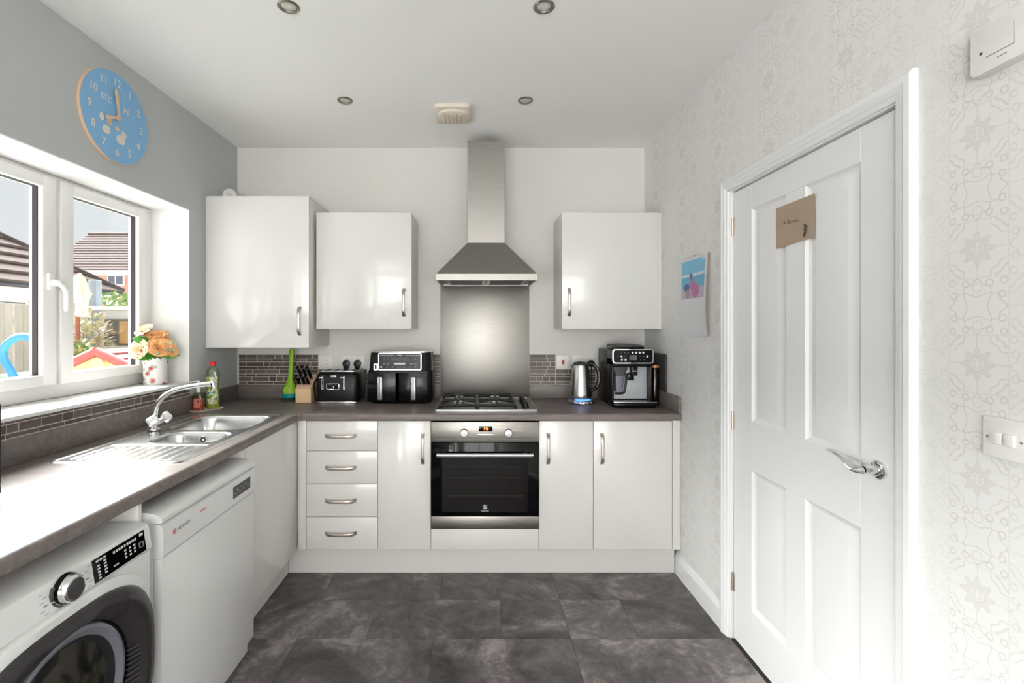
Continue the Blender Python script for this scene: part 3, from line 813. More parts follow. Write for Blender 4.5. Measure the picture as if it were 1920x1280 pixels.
# ------------------------------------------------------------------ sink
def sdf_rr(x, y, x0, x1, y0, y1, r):
    cx, cy = (x0+x1)/2, (y0+y1)/2; qx = abs(x-cx)-(x1-x0)/2+r; qy = abs(y-cy)-(y1-y0)/2+r
    return math.hypot(max(qx, 0), max(qy, 0))+min(max(qx, qy), 0)-r
def sst(a, b, t):
    t = max(0, min(1, (t-a)/(b-a))); return t*t*(3-2*t)
def sinkz(x, y):
    z = 0.0045
    d = sdf_rr(x, y, SX0, SX1, SY0, SY1, 0.03)
    if d > -0.012: z = 0.0045*sst(0.0, -0.008, d)
    else: z -= 0.0035*sst(-0.012, -0.022, d)
    db = sdf_rr(x, y, -1.468, -1.088, 2.235, 2.585, 0.07)
    z -= 0.15*sst(0.004, -0.035, db)
    dh = sdf_rr(x, y, -1.385, -1.10, 1.99, 2.185, 0.06)
    z -= 0.105*sst(0.004, -0.03, dh)
    dd = sdf_rr(x, y, -1.485, -1.085, 1.72, 1.965, 0.03)
    if dd < 0.0:
        z -= 0.004*sst(0.0, -0.012, dd)
        if dd < -0.015 and (x+1.285)**2 > 0: z += 0.0035*(0.5+0.5*math.cos((x+1.285)*2*PI/0.042))*sst(-0.015, -0.03, dd)
    return WT+0.0006+max(z, -0.4) if d <= 0.0005 else None
step = 0.004
nx = int(round((SX1-SX0)/step)); ny = int(round((SY1-SY0)/step))
bm = B(); g = {}
for i in range(nx+1):
    for j in range(ny+1):
        x = SX0+(SX1-SX0)*i/nx; y = SY0+(SY1-SY0)*j/ny; z = sinkz(x, y)
        if z is not None: g[i, j] = bm.verts.new((x, y, z))
for i in range(nx):
    for j in range(ny):
        q = [g.get(k) for k in ((i, j), (i+1, j), (i+1, j+1), (i, j+1))]
        if all(q): bm.faces.new(q)
for v in list(bm.verts):
    if not v.link_faces: bm.verts.remove(v)
t = thing('kitchen_sink', 'stainless one-and-a-half bowl sink with ridged drainer under the window', 'sink', (-1.285, 2.155, WT))
obj('sink_top', bm, 'steel_sink', t, ang=80)
o = lt('overflow', 'chrome', t, (-1.24, 2.176, 0.878), [(0.017, -0.002), (0.016, -0.005), (0.004, -0.006)], n=24, axis='Y')
bm = B(); ringprism(bm, 'Y', circ(-1.24, 0.878, 0.0125, 24), circ(-1.24, 0.878, 0.005, 24), 2.1685, 2.1705); obj('overflow_slots', bm, 'print_dark', o)
for x, y, z in ((-1.278, 2.41, WT-0.149), (-1.243, 2.088, WT-0.104)):
    lt('drain', 'chrome', t, (x, y, z), [(0.04, 0), (0.038, 0.003), (0.03, 0.003), (0.012, 0.001), (0.002, 0.001)], n=28)
# mixer tap
t = thing('mixer_tap', 'chrome mixer tap with swan-neck spout and two crystal heads', 'tap', (-1.492, 2.215, WT+0.005))
TX, TY = -1.492, 2.215
lt('tap_body', 'chrome', t, (TX, TY, WT+0.005), [(0.026, 0), (0.026, 0.006), (0.021, 0.012), (0.019, 0.035), (0.021, 0.045), (0.016, 0.055)], n=28)
tb('spout', 'chrome', t, spline([(TX, TY, 0.955), (TX+0.003, TY, 0.995), (TX+0.024, TY, 1.045), (TX+0.07, TY+0.002, 1.085), (TX+0.14, TY+0.004, 1.108), (TX+0.272, TY+0.006, 1.128)], 6), [0.0135]*6+[0.0115]*25, n=14)
tb('spout_tip', 'chrome', t, [(TX+0.268, TY+0.006, 1.131), (TX+0.274, TY+0.006, 1.106)], 0.0125, n=14)
for s in (-1, 1):
    a = Vector((TX+0.010, TY, 0.940)); b = a+Vector((0.012, s*0.036, 0.018))
    k = tb('tap_head', 'chrome', t, [a, b], 0.011, n=12)
    bm = B(); d = (b-a).normalized(); e = d.cross(Vector((1, 0, 0))).normalized(); f = d.cross(e)
    L = []
    for h, r in ((0.0, 0.014), (0.004, 0.023), (0.016, 0.026), (0.026, 0.022), (0.030, 0.012)):
        L.append([b+d*h + (e*math.cos(q)+f*math.sin(q))*(r*(1+0.12*math.cos(q*4))) for q in [2*PI*i/32 for i in range(32)]])
    loft(bm, L); obj('crystal_grip', bm, M('crystal%d' % s, (236, 236, 238), 0.05, 0.35), k)

# ================================================================== appliances under the worktop
# dishwasher
DX, DA, DB = -0.945, 1.442, 2.040
t = thing('dishwasher', 'white freestanding dishwasher with slightly proud door', 'dishwasher', (-1.22, (DA+DB)/2, 0.0))
bx('cabinet', 'appliance_white', t, -1.52, DX-0.03, DA+0.002, DB-0.002, 0.06, 0.795, bev=0.003)
bm = B()                         # lid with a soft, forward-sloping nose
prof = [(-1.53, 0.797), (DX-0.006, 0.797), (DX, 0.802), (DX-0.002, 0.812), (DX-0.012, 0.822), (DX-0.03, 0.828), (DX-0.06, 0.831), (-1.53, 0.833)]
loft(bm, [[(x, yy, z) for x, z in prof] for yy in (DA-0.002, DB)])
obj('lid', bm, 'appliance_white', t, ang=30)
dd = bx('door', 'appliance_white', t, DX-0.0285, DX-0.004, DA+0.001, DB-0.001, 0.078, 0.690, bev=0.003)
bm = B(); prof = [(DX-0.0285, 0.691), (DX-0.004, 0.691), (DX+0.001, 0.700), (DX+0.001, 0.775), (DX-0.004, 0.788), (DX-0.012, 0.7935), (DX-0.0285, 0.7935)]
loft(bm, [[(x, yy, z) for x, z in prof] for yy in (DA+0.001, DB-0.001)])
fa = obj('fascia', bm, 'appliance_white', dd, ang=25)
bx('control_display', 'dark_grey', fa, DX+0.0008, DX+0.0016, 1.855, 1.995, 0.722, 0.768)
for i in range(7): bx('display_mark', 'print_light', fa, DX+0.0014, DX+0.0019, 1.868+i*0.017, 1.876+i*0.017, 0.738+(i % 2)*0.012, 0.741+(i % 2)*0.012)
bm = B(); prism(bm, 'X', circ(1.497, 0.752, 0.0085, 20), DX+0.0008, DX+0.0015); lg = obj('logo_disc', bm, 'print_red', fa)
bm = B(); ringprism(bm, 'X', circ(1.497, 0.752, 0.0055, 16), circ(1.497, 0.752, 0.0038, 16), DX+0.0014, DX+0.0019); obj('logo_ring', bm, 'print_light', lg)
text('brand_lettering', 'HOOVER', 0.0165, (DX+0.0012, 1.545, 0.752), (0, 1, 0), (0, 0, 1), 'print_grey', fa)
bx('red_print', M('print_pale_red', (222, 150, 146), 0.5), fa, DX+0.0009, DX+0.0014, 1.635, 1.672, 0.757, 0.764)
bx('kickplate', 'appliance_white', t, DX-0.045, DX-0.030, DA+0.004, DB-0.004, 0.012, 0.074, bev=0.002)
for y in (DA+0.04, DB-0.04):
    for x in (-1.48, DX-0.08): tb('foot', 'black_matt', t, [(x, y, 0.0), (x, y, 0.062)], 0.018)

# washing machine
MX, MA, MB = -0.955, 0.806, 1.404
t = thing('washing_machine', 'white front-loading washing machine with dark porthole door', 'washing machine', (-1.22, (MA+MB)/2, 0.0))
bx('cabinet', 'appliance_white', t, -1.50, MX, MA, MB, 0.02, 0.742, bev=0.006)
bm = B(); prof = [(-1.50, 0.743), (MX, 0.743), (MX+0.003, 0.748), (MX-0.006, 0.806), (MX-0.011, 0.814), (MX-0.02, 0.818), (-1.50, 0.820)]
loft(bm, [[(x, yy, z) for x, z in prof] for yy in (MA, MB)])
fa = obj('control_fascia', bm, 'appliance_white', t, ang=25)
def fp(y, z, off=0.0): return (MX+0.003-(z-0.748)*0.009/0.058+off, y, z)      # point on the fascia's face
def fquad(name, mat, par, y0, y1, z0, z1, o0, o1):
    bm = B(); V = [bm.verts.new(fp(y, z, o)) for o in (o0, o1) for y, z in ((y0, z0), (y1, z0), (y1, z1), (y0, z1))]
    for q in ((0,1,2,3), (4,5,6,7), (0,1,5,4), (1,2,6,5), (2,3,7,6), (3,0,4,7)): bm.faces.new([V[i] for i in q])
    return obj(name, bm, mat, par, smooth=False)
dp = fquad('display', 'black_glass', fa, 1.195, 1.380, 0.7495, 0.806, -0.001, 0.0012)
rr = random.Random(4)
for i in range(5):
    fquad('display_mark', 'print_light', dp, 1.208, 1.216, 0.7545+i*0.0075, 0.7585+i*0.0075, 0.001, 0.0016)
    fquad('display_mark', 'print_light', dp, 1.229, 1.238, 0.7585+i*0.0075, 0.7625+i*0.0075, 0.001, 0.0016)
for i in range(9):
    fquad('display_mark', 'print_light', dp, 1.262+i*0.0098, 1.268+i*0.0098+rr.uniform(0, 0.002), 0.792, 0.7985, 0.001, 0.0016)
for i in range(3):
    fquad('display_mark', 'print_light', dp, 1.206+i*0.012, 1.214+i*0.012, 0.796, 0.801, 0.001, 0.0016)
    for j in range(3): fquad('display_mark', 'print_light', dp, 1.300+i*0.017, 1.307+i*0.017, 0.762+j*0.009, 0.767+j*0.009, 0.001, 0.0016)
fquad('display_mark', 'print_light', dp, 1.258, 1.276, 0.760, 0.763, 0.001, 0.0016)
fquad('display_badge', 'print_light', dp, 1.360, 1.374, 0.7945, 0.802, 0.001, 0.0016)
bm = B(); ringprism(bm, 'X', rrect(1.354, 1.370, 0.764, 0.780, 0.002, 2), rrect(1.3555, 1.3685, 0.7655, 0.7785, 0.0015, 2), MX-0.0005, MX+0.0035); obj('start_icon', bm, 'print_grey', dp)
kn = lt('programme_dial', 'black_satin', fa, (MX-0.004, 1.115, 0.783), [(0.034, 0.0), (0.033, 0.012)], n=36, axis='X')
lt('dial_rim', 'chrome', kn, (MX-0.004, 1.115, 0.783), [(0.0325, 0.011), (0.031, 0.016), (0.030, 0.024), (0.028, 0.027), (0.0245, 0.0275)], n=36, axis='X')
lt('dial_face', 'dark_grey', kn, (MX-0.004, 1.115, 0.783), [(0.0246, 0.026), (0.0235, 0.0278), (0.002, 0.0282)], n=36, axis='X')
for a0, a1 in ((150, 195), (205, 250)):
    bm = B(); n = 10; o_ = []; i_ = []
    for i in range(n+1):
        a = math.radians(a0+(a1-a0)*i/n); o_.append((1.115+0.042*math.cos(a), 0.783+0.0385*math.sin(a))); i_.append((1.115+0.038*math.cos(a), 0.783+0.0345*math.sin(a)))
    prism(bm, 'X', o_+i_[::-1], MX-0.003, MX+0.004); obj('dial_arc', bm, 'print_dark', fa)
for i in range(6):
    for s in (-1, 1):
        z = 0.752+i*0.009; yy = 1.115+s*(0.058+0.008*(i % 2))
        fquad('dial_print', 'mid_grey' if i == 2 else 'appliance_grey', fa, yy, yy+0.010, z, z+0.003, -0.0005, 0.0006)
# door
dcy, dcz = 1.095, 0.487
door_root = None
def sring(name, mat, par, o, i, x0, x1):
    bm = B(); ringprism(bm, 'X', o, i, x0, x1); return obj(name, bm, mat, par, ang=40)
dr = None
bm = B()
loft(bm, [[(x, u, v) for u, v in superell(dcy, dcz+0.004, ry, rz, 3.2)] for x, ry, rz in ((MX, 0.293, 0.258), (MX+0.014, 0.293, 0.258), (MX+0.019, 0.286, 0.251), (MX+0.019, 0.26, 0.225))], True, False)
lip = obj('door_surround', bm, 'appliance_white', t)
bm = B(); L = []
for x, ry, rz, p, oc in ((MX+0.006, 0.286, 0.238, 3.0, 0), (MX+0.022, 0.286, 0.237, 3.0, 0), (MX+0.030, 0.281, 0.232, 2.9, 0), (MX+0.034, 0.26, 0.220, 2.7, 0), (MX+0.035, 0.232, 0.205, 2.3, 0), (MX+0.024, 0.222, 0.200, 2.1, 0), (MX+0.018, 0.200, 0.192, 2.0, 1)):
    L.append([(x, u-(0.006 if oc else 0), v) for u, v in superell(dcy, dcz+0.012*oc, ry, rz, p)])
loft(bm, L, False, False); dr = obj('door_frame', bm, 'charcoal_gloss', t, ang=60)
pc = (dcy-0.006, dcz+0.02)
bm = B(); loft(bm, [[(x, u, v) for u, v in circ(pc[0], pc[1], r, 72)] for x, r in ((MX+0.0175, 0.215), (MX+0.016, 0.183))], False, False); obj('inner_bezel', bm, 'black_gloss', dr)
bm = B(); loft(bm, [[(x, u, v) for u, v in circ(pc[0], pc[1], r, 72)] for x, r in ((MX+0.016, 0.184), (MX+0.024, 0.180), (MX+0.026, 0.172), (MX+0.022, 0.162), (MX+0.010, 0.150), (MX+0.002, 0.140))], False, False); obj('glass_ring', bm, M('ring_grey', (112, 114, 122), 0.2), dr)
bm = B(); loft(bm, [[(MX+0.0012+h, u, v) for u, v in circ(pc[0], pc[1], r, 48)] for r, h in ((0.16, 0.0), (0.13, 0.004), (0.07, 0.009), (0.004, 0.010))], False, True); obj('laundry', bm, 'laundry', dr)
bm = B(); loft(bm, [[(x, u, v) for u, v in circ(pc[0], pc[1], r, 60)] for x, r in ((MX+0.016, 0.158), (MX+0.020, 0.11), (MX+0.022, 0.005))], False, True); obj('porthole', bm, 'porthole_glass', dr)
for i in range(14):            # ribbed grip on the far side of the door
    z = dcz-0.13+i*0.0125; a = math.sqrt(max(0.0, 0.222**2-(z-dcz)**2)); b_ = math.sqrt(max(0.0, 0.19**2-(z-dcz-0.02)**2))
    bm = B(); tube(bm, [(MX+0.021, pc[0]+b_+0.002, z+0.006), (MX+0.029, dcy+a+0.004, z)], 0.0022, n=6); obj('grip_rib', bm, 'dark_grey', dr)
for y in (MA+0.05, MB-0.05):
    for x in (-1.46, MX-0.06): tb('foot', 'black_matt', t, [(x, y, 0.0), (x, y, 0.024)], 0.02)

# ================================================================== things on the worktop
WZ = WT+0.0004
# toaster
TA, TB_, TY0, TY1, TZ = -1.012, -0.742, 2.985, 3.205, 1.106
t = thing('toaster', 'black ribbed four-slice toaster with chrome trim', 'toaster', ((TA+TB_)/2, (TY0+TY1)/2, WZ))
bm = B(); prism(bm, 'Z', rrect(TA+0.006, TB_-0.006, TY0+0.006, TY1-0.006, 0.03), WZ, WZ+0.014, bev=0.003); obj('base', bm, 'chrome', t)
bm = B(); L = []
nn = 5
def tl(i, z): return [(x, y, z) for x, y in rrect(TA+i, TB_-i, TY0+i, TY1-i, 0.04, nn)]
loft(bm, [tl(0.003, WZ+0.014), tl(0.0, WZ+0.03), tl(0.0, WZ+0.155), tl(0.004, WZ+0.178), tl(0.012, TZ-0.006), tl(0.02, TZ)])
bd = obj('body', bm, 'black_satin', t, ang=50)
for i in range(30):
    x = TA+0.036+i*(TB_-TA-0.072)/29
    bm = B(); tube(bm, [(x, TY0+0.0005, 1.03), (x, TY0+0.0005, WZ+0.155), (x, TY0+0.006, WZ+0.181), (x, TY0+0.016, TZ-0.004)], 0.0022, n=5); obj('rib', bm, 'black_satin', bd)
bm = B(); prism(bm, 'Z', rrect(TA+0.022, TB_-0.022, TY0+0.024, TY1-0.024, 0.02), TZ-0.001, TZ+0.004, bev=0.002); tp = obj('top_plate', bm, 'silver', t)
for i in range(4):
    x = TA+0.052+i*0.055; bx('bread_slot', 'black_matt', tp, x-0.012, x+0.012, TY0+0.04, TY1-0.04, TZ+0.0035, TZ+0.0046)
for x in (-0.962, -0.828):
    s = pr('lever_slot', 'chrome', t, 'Y', rrect(x-0.006, x+0.006, 0.998, 1.086, 0.0055), TY0-0.003, TY0+0.004)
    bx('slot_gap', 'black_matt', s, x-0.002, x+0.002, TY0-0.0036, TY0-0.0028, 1.004, 1.080)
    bx('lever', 'chrome', s, x-0.019, x+0.008, TY0-0.022, TY0-0.003, 1.068, 1.077, bev=0.003)
bm = B(); ringprism(bm, 'Y', rrect(-0.938, -0.858, 0.998, 1.038, 0.010), rrect(-0.934, -0.862, 1.002, 1.034, 0.007), TY0-0.005, TY0+0.002); cf = obj('control_frame', bm, 'chrome', t)
pr('control_panel', 'black_gloss', cf, 'Y', rrect(-0.934, -0.862, 1.002, 1.034, 0.007), TY0-0.0025, TY0+0.002)
for i in range(5): pr('indicator', 'print_light' if i == 4 else 'mid_grey', cf, 'Y', circ(-0.921+i*0.0105, 1.028, 0.002, 10), TY0-0.0034, TY0-0.0024)
bx('browning_slider', 'silver', cf, -0.896, -0.8905, TY0-0.006, TY0-0.002, 1.004, 1.020, bev=0.001)
bx('badge', 'silver', t, -0.912, -0.876, TY0-0.0045, TY0+0.001, 1.0745, 1.087, bev=0.002)
bm = B(); tube(bm, [(TA+0.004, TY0+0.02, WZ+0.15), (TA-0.012, TY0+0.03, WZ+0.13), (TA-0.016, TY0+0.04, WZ+0.09), (TA-0.010, TY0+0.045, WZ+0.02), (TA+0.01, TY0+0.06, WZ+0.01)], 0.004); obj('side_trim', bm, 'black_gloss', t)

# air fryer
AA, AB, AY0, AY1, AZ = -0.690, -0.279, 2.985, 3.222, 1.236
t = thing('air_fryer', 'large black dual-drawer air fryer with silver handles', 'air fryer', ((AA+AB)/2, (AY0+AY1)/2, WZ))
def al(i, z, f=0.0): return [(x, y+(f if y < 3.1 else 0), z) for x, y in rrect(AA+i, AB-i, AY0+i, AY1-i, 0.045, 6)]
bm = B(); loft(bm, [al(0.02, WZ), al(0.008, WZ+0.012), al(0.0, WZ+0.04), al(0.002, WZ+0.202)]); obj('lower_body', bm, 'black_satin', t, ang=50)
bm = B(); loft(bm, [al(0.008, WZ+0.2022), al(0.004, WZ+0.206), al(0.007, WZ+0.212, 0.0), al(0.012, AZ-0.02, 0.012), al(0.016, AZ-0.008, 0.016)]); obj('upper_body', bm, 'black_satin', t, ang=50)
bm = B(); loft(bm, [al(0.014, AZ-0.0082, 0.014), al(0.014, AZ-0.003, 0.014), al(0.024, AZ, 0.016)]); obj('top_plate', bm, 'silver', t, ang=50)
for x in (-0.601, -0.395):
    bx('drawer', 'black_gloss', t, x-0.085 if x < -0.5 else x-0.118, x+0.118 if x < -0.5 else x+0.085, AY0-0.003, AY0+0.02, WZ+0.014, WZ+0.196, bev=0.004)
    h = bx('drawer_handle', 'silver', t, x-0.0155, x+0.0155, AY0-0.034, AY0-0.0035, 0.937, 1.080, bev=0.006)
    bx('handle_groove', 'mid_grey', h, x-0.003, x+0.005, AY0-0.0346, AY0-0.0335, 0.943, 1.074)
def apan(y_off): return AY0+0.006+y_off
bm = B(); ringprism(bm, 'Y', rrect(-0.616, -0.347, 1.118, 1.226, 0.008), rrect(-0.611, -0.352, 1.126, 1.222, 0.005), AY0-0.004, AY0+0.03); fr = obj('panel_frame', bm, 'silver', t)
pr('control_panel', 'black_gloss', fr, 'Y', rrect(-0.611, -0.352, 1.126, 1.222, 0.005), AY0-0.001, AY0+0.03)
text('brand_lettering', 'NINJA', 0.013, (-0.482, AY0-0.0016, 1.212), (1, 0, 0), (0, 0, 1), 'print_light', fr)
for a, b in ((-0.605, -0.515), (-0.449, -0.358)): bx('panel_line', 'print_light', fr, a, b, AY0-0.0016, AY0-0.0009, 1.2112, 1.2128)
bx('display', 'dark_grey', fr, -0.541, -0.423, AY0-0.0018, AY0-0.0009, 1.178, 1.198)
pr('start_button', 'print_light', fr, 'Y', rrect(-0.518, -0.447, 1.153, 1.165, 0.005), AY0-0.0022, AY0-0.0009)
for i in range(7):
    pr('panel_button', 'print_light' if i == 0 else 'mid_grey', fr, 'Y', circ(-0.598+i*0.0355, 1.139, 0.0065 if i == 0 else 0.004, 12), AY0-0.0018, AY0-0.0009)
for x in (-0.58, -0.555, -0.41, -0.385):
    pr('panel_button', 'mid_grey', fr, 'Y', circ(x, 1.187, 0.0035, 10), AY0-0.0018, AY0-0.0009)
    pr('panel_button', 'mid_grey', fr, 'Y', rrect(x-0.009, x+0.009, 1.156, 1.161, 0.002, 2), AY0-0.0018, AY0-0.0009)
bm = B(); ringprism(bm, 'Y', rrect(-0.645, -0.617, 1.118, 1.160, 0.007), rrect(-0.637, -0.627, 1.126, 1.153, 0.003), AY0-0.002, AY0+0.02); obj('latch_frame', bm, 'silver', t)

# knife block and its knives
KX0, KX1 = -1.150, -1.052
bm = B(); prism(bm, 'X', [(3.035, WZ), (3.195, WZ), (3.205, 1.045), (3.15, 1.075), (3.03, 0.998)], KX0, KX1, bev=0.002)
tag(obj('knife_block', bm, 'wood_pale'), 'pale wooden knife block beside the toaster', 'knife block')
kd = Vector((-0.10, -0.52, 0.85)).normalized()
for i, (kx, s, ln) in enumerate(((-1.130, 0.62, 0.105), (-1.101, 0.62, 0.11), (-1.072, 0.62, 0.105), (-1.128, 0.22, 0.08), (-1.098, 0.22, 0.085), (-1.072, 0.22, 0.075))):
    p = Vector((kx, 3.03+0.12*s, 0.998+0.077*s))
    lab = ('black-handled kitchen knife in upper row of the wooden block' if s > 0.5 else 'shorter black-handled knife in lower row of the wooden block')
    k = thing('kitchen_knife', lab, 'knife', p, 'knives in the wooden block')
    tb('bolster', 'silver', k, [p+kd*0.0015, p+kd*0.014], 0.0105, n=10, flat=0.7)
    side = Vector((1, 0, 0))
    tb('grip', 'black_satin', k, spline([p+kd*0.014, p+kd*(ln*0.4)+Vector((0, 0.003, 0)), p+kd*(ln*0.75), p+kd*ln+Vector((0, -0.006, -0.002))], 4), [0.0115]*4+[0.0125]*4+[0.0115]*4+[0.013], n=10, flat=0.8)
    tb('end_cap', 'silver', k, [p+kd*(ln*0.86)+Vector((0, -0.004, 0)), p+kd*(ln*0.95)+Vector((0, -0.005, 0))], 0.0135, n=10, flat=0.8)

# silicone ladle on its rest
LX, LY = -1.232, 3.135
t = thing('spoon_rest', 'dark round spoon rest in the worktop corner', 'spoon rest', (LX, LY, WZ))
lt('dish', 'dark_grey', t, (LX, LY, WZ), [(0.05, 0), (0.056, 0.006), (0.054, 0.010), (0.045, 0.006), (0.002, 0.005)], n=32)
t = thing('ladle', 'upright green silicone ladle with teal bottom', 'ladle', (LX, LY, WZ+0.011))
bm = B(); loft(bm, [[(LX+r*math.cos(a), LY+r*0.55*math.sin(a), z) for a in [2*PI*i/32 for i in range(32)]] for r, z in ((0.026, WZ+0.012), (0.040, WZ+0.018), (0.043, WZ+0.034), (0.042, WZ+0.045))]); obj('ladle_foot', bm, 'teal_silicone', t)
bm = B(); L = []
for r, z, yy in ((0.041, WZ+0.045, 0), (0.042, WZ+0.06, 0), (0.036, WZ+0.09, 0.004), (0.024, WZ+0.115, 0.008), (0.017, WZ+0.14, 0.012), (0.0145, WZ+0.17, 0.014), (0.0155, WZ+0.25, 0.020), (0.0175, WZ+0.315, 0.024), (0.014, WZ+0.330, 0.025), (0.004, WZ+0.336, 0.025)):
    L.append([(LX+0.004+r*math.cos(a)+0.02*(z-WZ-0.05), LY+yy+min(r*0.55, 0.02)*math.sin(a), z) for a in [2*PI*i/24 for i in range(24)]])
loft(bm, L); obj('spoon', bm, 'green_silicone', t)
bm = B(); loft(bm, [[(LX+0.004+r*math.cos(a), LY-0.0205+0.006*rr_, WZ+0.066+r*1.05*math.sin(a)) for a in [2*PI*i/24 for i in range(24)]] for r, rr_ in ((0.026, 0.0), (0.024, 0.35), (0.012, 0.9), (0.002, 1.0))], False, True); obj('hollow', bm, M('green_deep', (164, 206, 60), 0.45), t)

# kettle
KX, KY = 0.652, 3.035
t = thing('kettle', 'brushed steel electric kettle with blue-lit base', 'kettle', (KX, KY, WZ))
bm = B(); loft(bm, [[(KX+0.006+rx*math.cos(a), KY+ry*math.sin(a), z) for a in [2*PI*i/40 for i in range(40)]] for rx, ry, z in ((0.074, 0.078, WZ), (0.084, 0.088, WZ+0.006), (0.082, 0.086, WZ+0.016), (0.066, 0.07, WZ+0.026))]); bs = obj('power_base', bm, 'silver', t)
bm = B(); n = 18
o_ = [(KX+0.074*math.cos(a), KY+0.074*math.sin(a)) for a in [math.radians(228+86*i/n) for i in range(n+1)]]
i_ = [(KX+0.062*math.cos(a), KY+0.062*math.sin(a)) for a in [math.radians(228+86*i/n) for i in range(n+1)]]
prism(bm, 'Z', o_+i_[::-1], WZ+0.0245, WZ+0.0285); obj('light_ring', bm, 'blue_light', bs)
for i in range(5):
    a = math.radians(246+i*14); pr('base_button', 'chrome', bs, 'Y', circ(KX+0.006+0.083*math.cos(a), WZ+0.012, 0.005, 12), KY+0.0865*math.sin(a)-0.004, KY+0.0865*math.sin(a)+0.004)
kb = lt('jug', 'steel_sink', t, (KX, KY, WZ+0.028), [(0.064, 0), (0.067, 0.006), (0.066, 0.03), (0.060, 0.12), (0.052, 0.205), (0.050, 0.212)], n=48)
lt('lid', 'dark_grey', t, (KX, KY, WZ+0.2402), [(0.0505, 0), (0.048, 0.008), (0.036, 0.017), (0.012, 0.021), (0.002, 0.022)], n=36)
bm = B(); loft(bm, [[(KX-0.046-0.02*s, KY-0.02*(1-s), WZ+0.236), (KX-0.046-0.02*s, KY+0.02*(1-s), WZ+0.236), (KX-0.046, KY+0.016*(1-s), WZ+0.205)] for s in (0.0, 0.9)]); obj('spout', bm, 'steel_sink', kb)
h = tb('handle', 'black_satin', t, spline([(KX+0.040, KY-0.006, WZ+0.248), (KX+0.075, KY-0.010, WZ+0.245), (KX+0.105, KY-0.016, WZ+0.205), (KX+0.110, KY-0.018, WZ+0.15), (KX+0.096, KY-0.016, WZ+0.10), (KX+0.062, KY-0.010, WZ+0.078)], 6), [0.012]*6+[0.0115]*25, n=12)
tb('handle_inlay', 'mid_grey', h, spline([(KX+0.08, KY-0.022, WZ+0.246), (KX+0.106, KY-0.028, WZ+0.205), (KX+0.111, KY-0.030, WZ+0.15), (KX+0.098, KY-0.028, WZ+0.105)], 6), 0.0035, n=8)

# coffee machine
CA, CB = 0.806, 1.046
t = thing('coffee_machine', 'black bean-to-cup coffee machine with silver front', 'coffee machine', (0.925, 3.0, WZ))
bx('body', 'black_satin', t, CA, CB, 2.965, 3.20, WZ+0.003, 1.248, bev=0.010, seg=3)
for x in (CA+0.02, CB-0.02):
    for y in (2.98, 3.18): tb('foot', 'black_matt', t, [(x, y, WZ), (x, y, WZ+0.006)], 0.01)
bx('side_cheek', 'black_satin', t, CA, CA+0.012, 2.872, 2.98, WZ+0.02, 1.20, bev=0.004)
bx('side_cheek', 'black_satin', t, CB-0.012, CB, 2.872, 2.98, WZ+0.02, 1.20, bev=0.004)
bx('head', 'black_satin', t, CA, CB, 2.862, 2.99, 1.150, 1.2485, bev=0.010, seg=3)
bm = B(); ringprism(bm, 'Y', rrect(CA-0.002, CB+0.002, 1.170, 1.256, 0.018), rrect(CA+0.004, CB-0.004, 1.176, 1.2505, 0.014), 2.852, 2.868); cp = obj('panel_rim', bm, 'chrome', t)
pr('control_panel', 'black_gloss', cp, 'Y', rrect(CA+0.003, CB-0.003, 1.175, 1.2515, 0.014), 2.856, 2.870)
bx('screen', M('screen_grey', (92, 94, 98), 0.3), cp, 0.905, 0.948, 2.8552, 2.857, 1.190, 1.220)
for r_, (zc, xs) in enumerate(((1.235, (0.855, 0.876, 0.897, 0.924, 0.945, 0.966, 0.987)), (1.213, (0.838, 0.858, 0.876, 0.968, 0.990, 1.012)), (1.193, (0.860, 0.882, 0.972, 0.995)))):
    for x in xs:
        on = (r_ == 0 and x > 0.91) or (r_ == 1 and x in (0.858, 1.012)) or (r_ == 2 and x < 0.9)
        pr('panel_icon', 'print_light' if on else 'dark_grey', cp, 'Y', circ(x, zc, 0.0065 if on else 0.0045, 10), 2.8552, 2.857)
bx('silver_front', M('silver_paint', (196, 200, 204), 0.35, 0.25), t, CA+0.012, CB-0.012, 2.925, 2.964, WZ+0.04, 1.149, bev=0.006)
bx('panel_seam', 'mid_grey', t, 0.862, 0.955, 2.9243, 2.9252, 1.052, 1.054)
hp = bx('bean_hopper', 'black_gloss', t, CA+0.030, CB-0.035, 2.90, 3.10, 1.2487, 1.268, bev=0.006)
bm = B(); loft(bm, [[(x, yy, z) for x, z in ((CA+0.028, 1.268), (CA+0.032, 1.276), (0.90, 1.281), (CB-0.06, 1.279), (CB-0.035, 1.274), (CB-0.033, 1.268))] for yy in (2.898, 3.102)]); obj('hopper_lid', bm, 'dark_grey', hp)
sp = bx('coffee_spout', 'black_satin', t, 0.925, 0.962, 2.878, 2.935, 1.095, 1.150, bev=0.004)
bx('nozzle', 'black_gloss', sp, 0.906, 0.942, 2.882, 2.915, 1.066, 1.110, bev=0.004); bx('spout_badge', 'silver', sp, 0.929, 0.957, 2.8768, 2.879, 1.121, 1.126)
mj = None
bm = B(); loft(bm, [[(x, y, z) for x, y in rrect(0.855-w, 0.855+w, 2.868, 2.922, 0.012)] for w, z in ((0.044, 1.150), (0.044, 1.128), (0.030, 1.105), (0.024, 1.09))]); mj = obj('milk_frother', bm, 'dark_grey', t)
bm = B(); loft(bm, [[(x+dx, y, z) for x, y in rrect(0.853-w, 0.853+w, 2.866, 2.922, 0.010)] for w, z, dx in ((0.026, 1.095, 0), (0.023, 1.05, -0.002), (0.020, 1.003, -0.004), (0.019, 0.998, -0.004))]); obj('milk_jug', bm, M('jug_smoke', (112, 116, 128), 0.15), mj)
tb('jug_handle', 'black_satin', mj, spline([(0.888, 2.872, 1.11), (0.888, 2.868, 1.06), (0.880, 2.868, 1.01), (0.870, 2.869, 0.992), (0.822, 2.870, 0.990)], 5), 0.007, n=8)
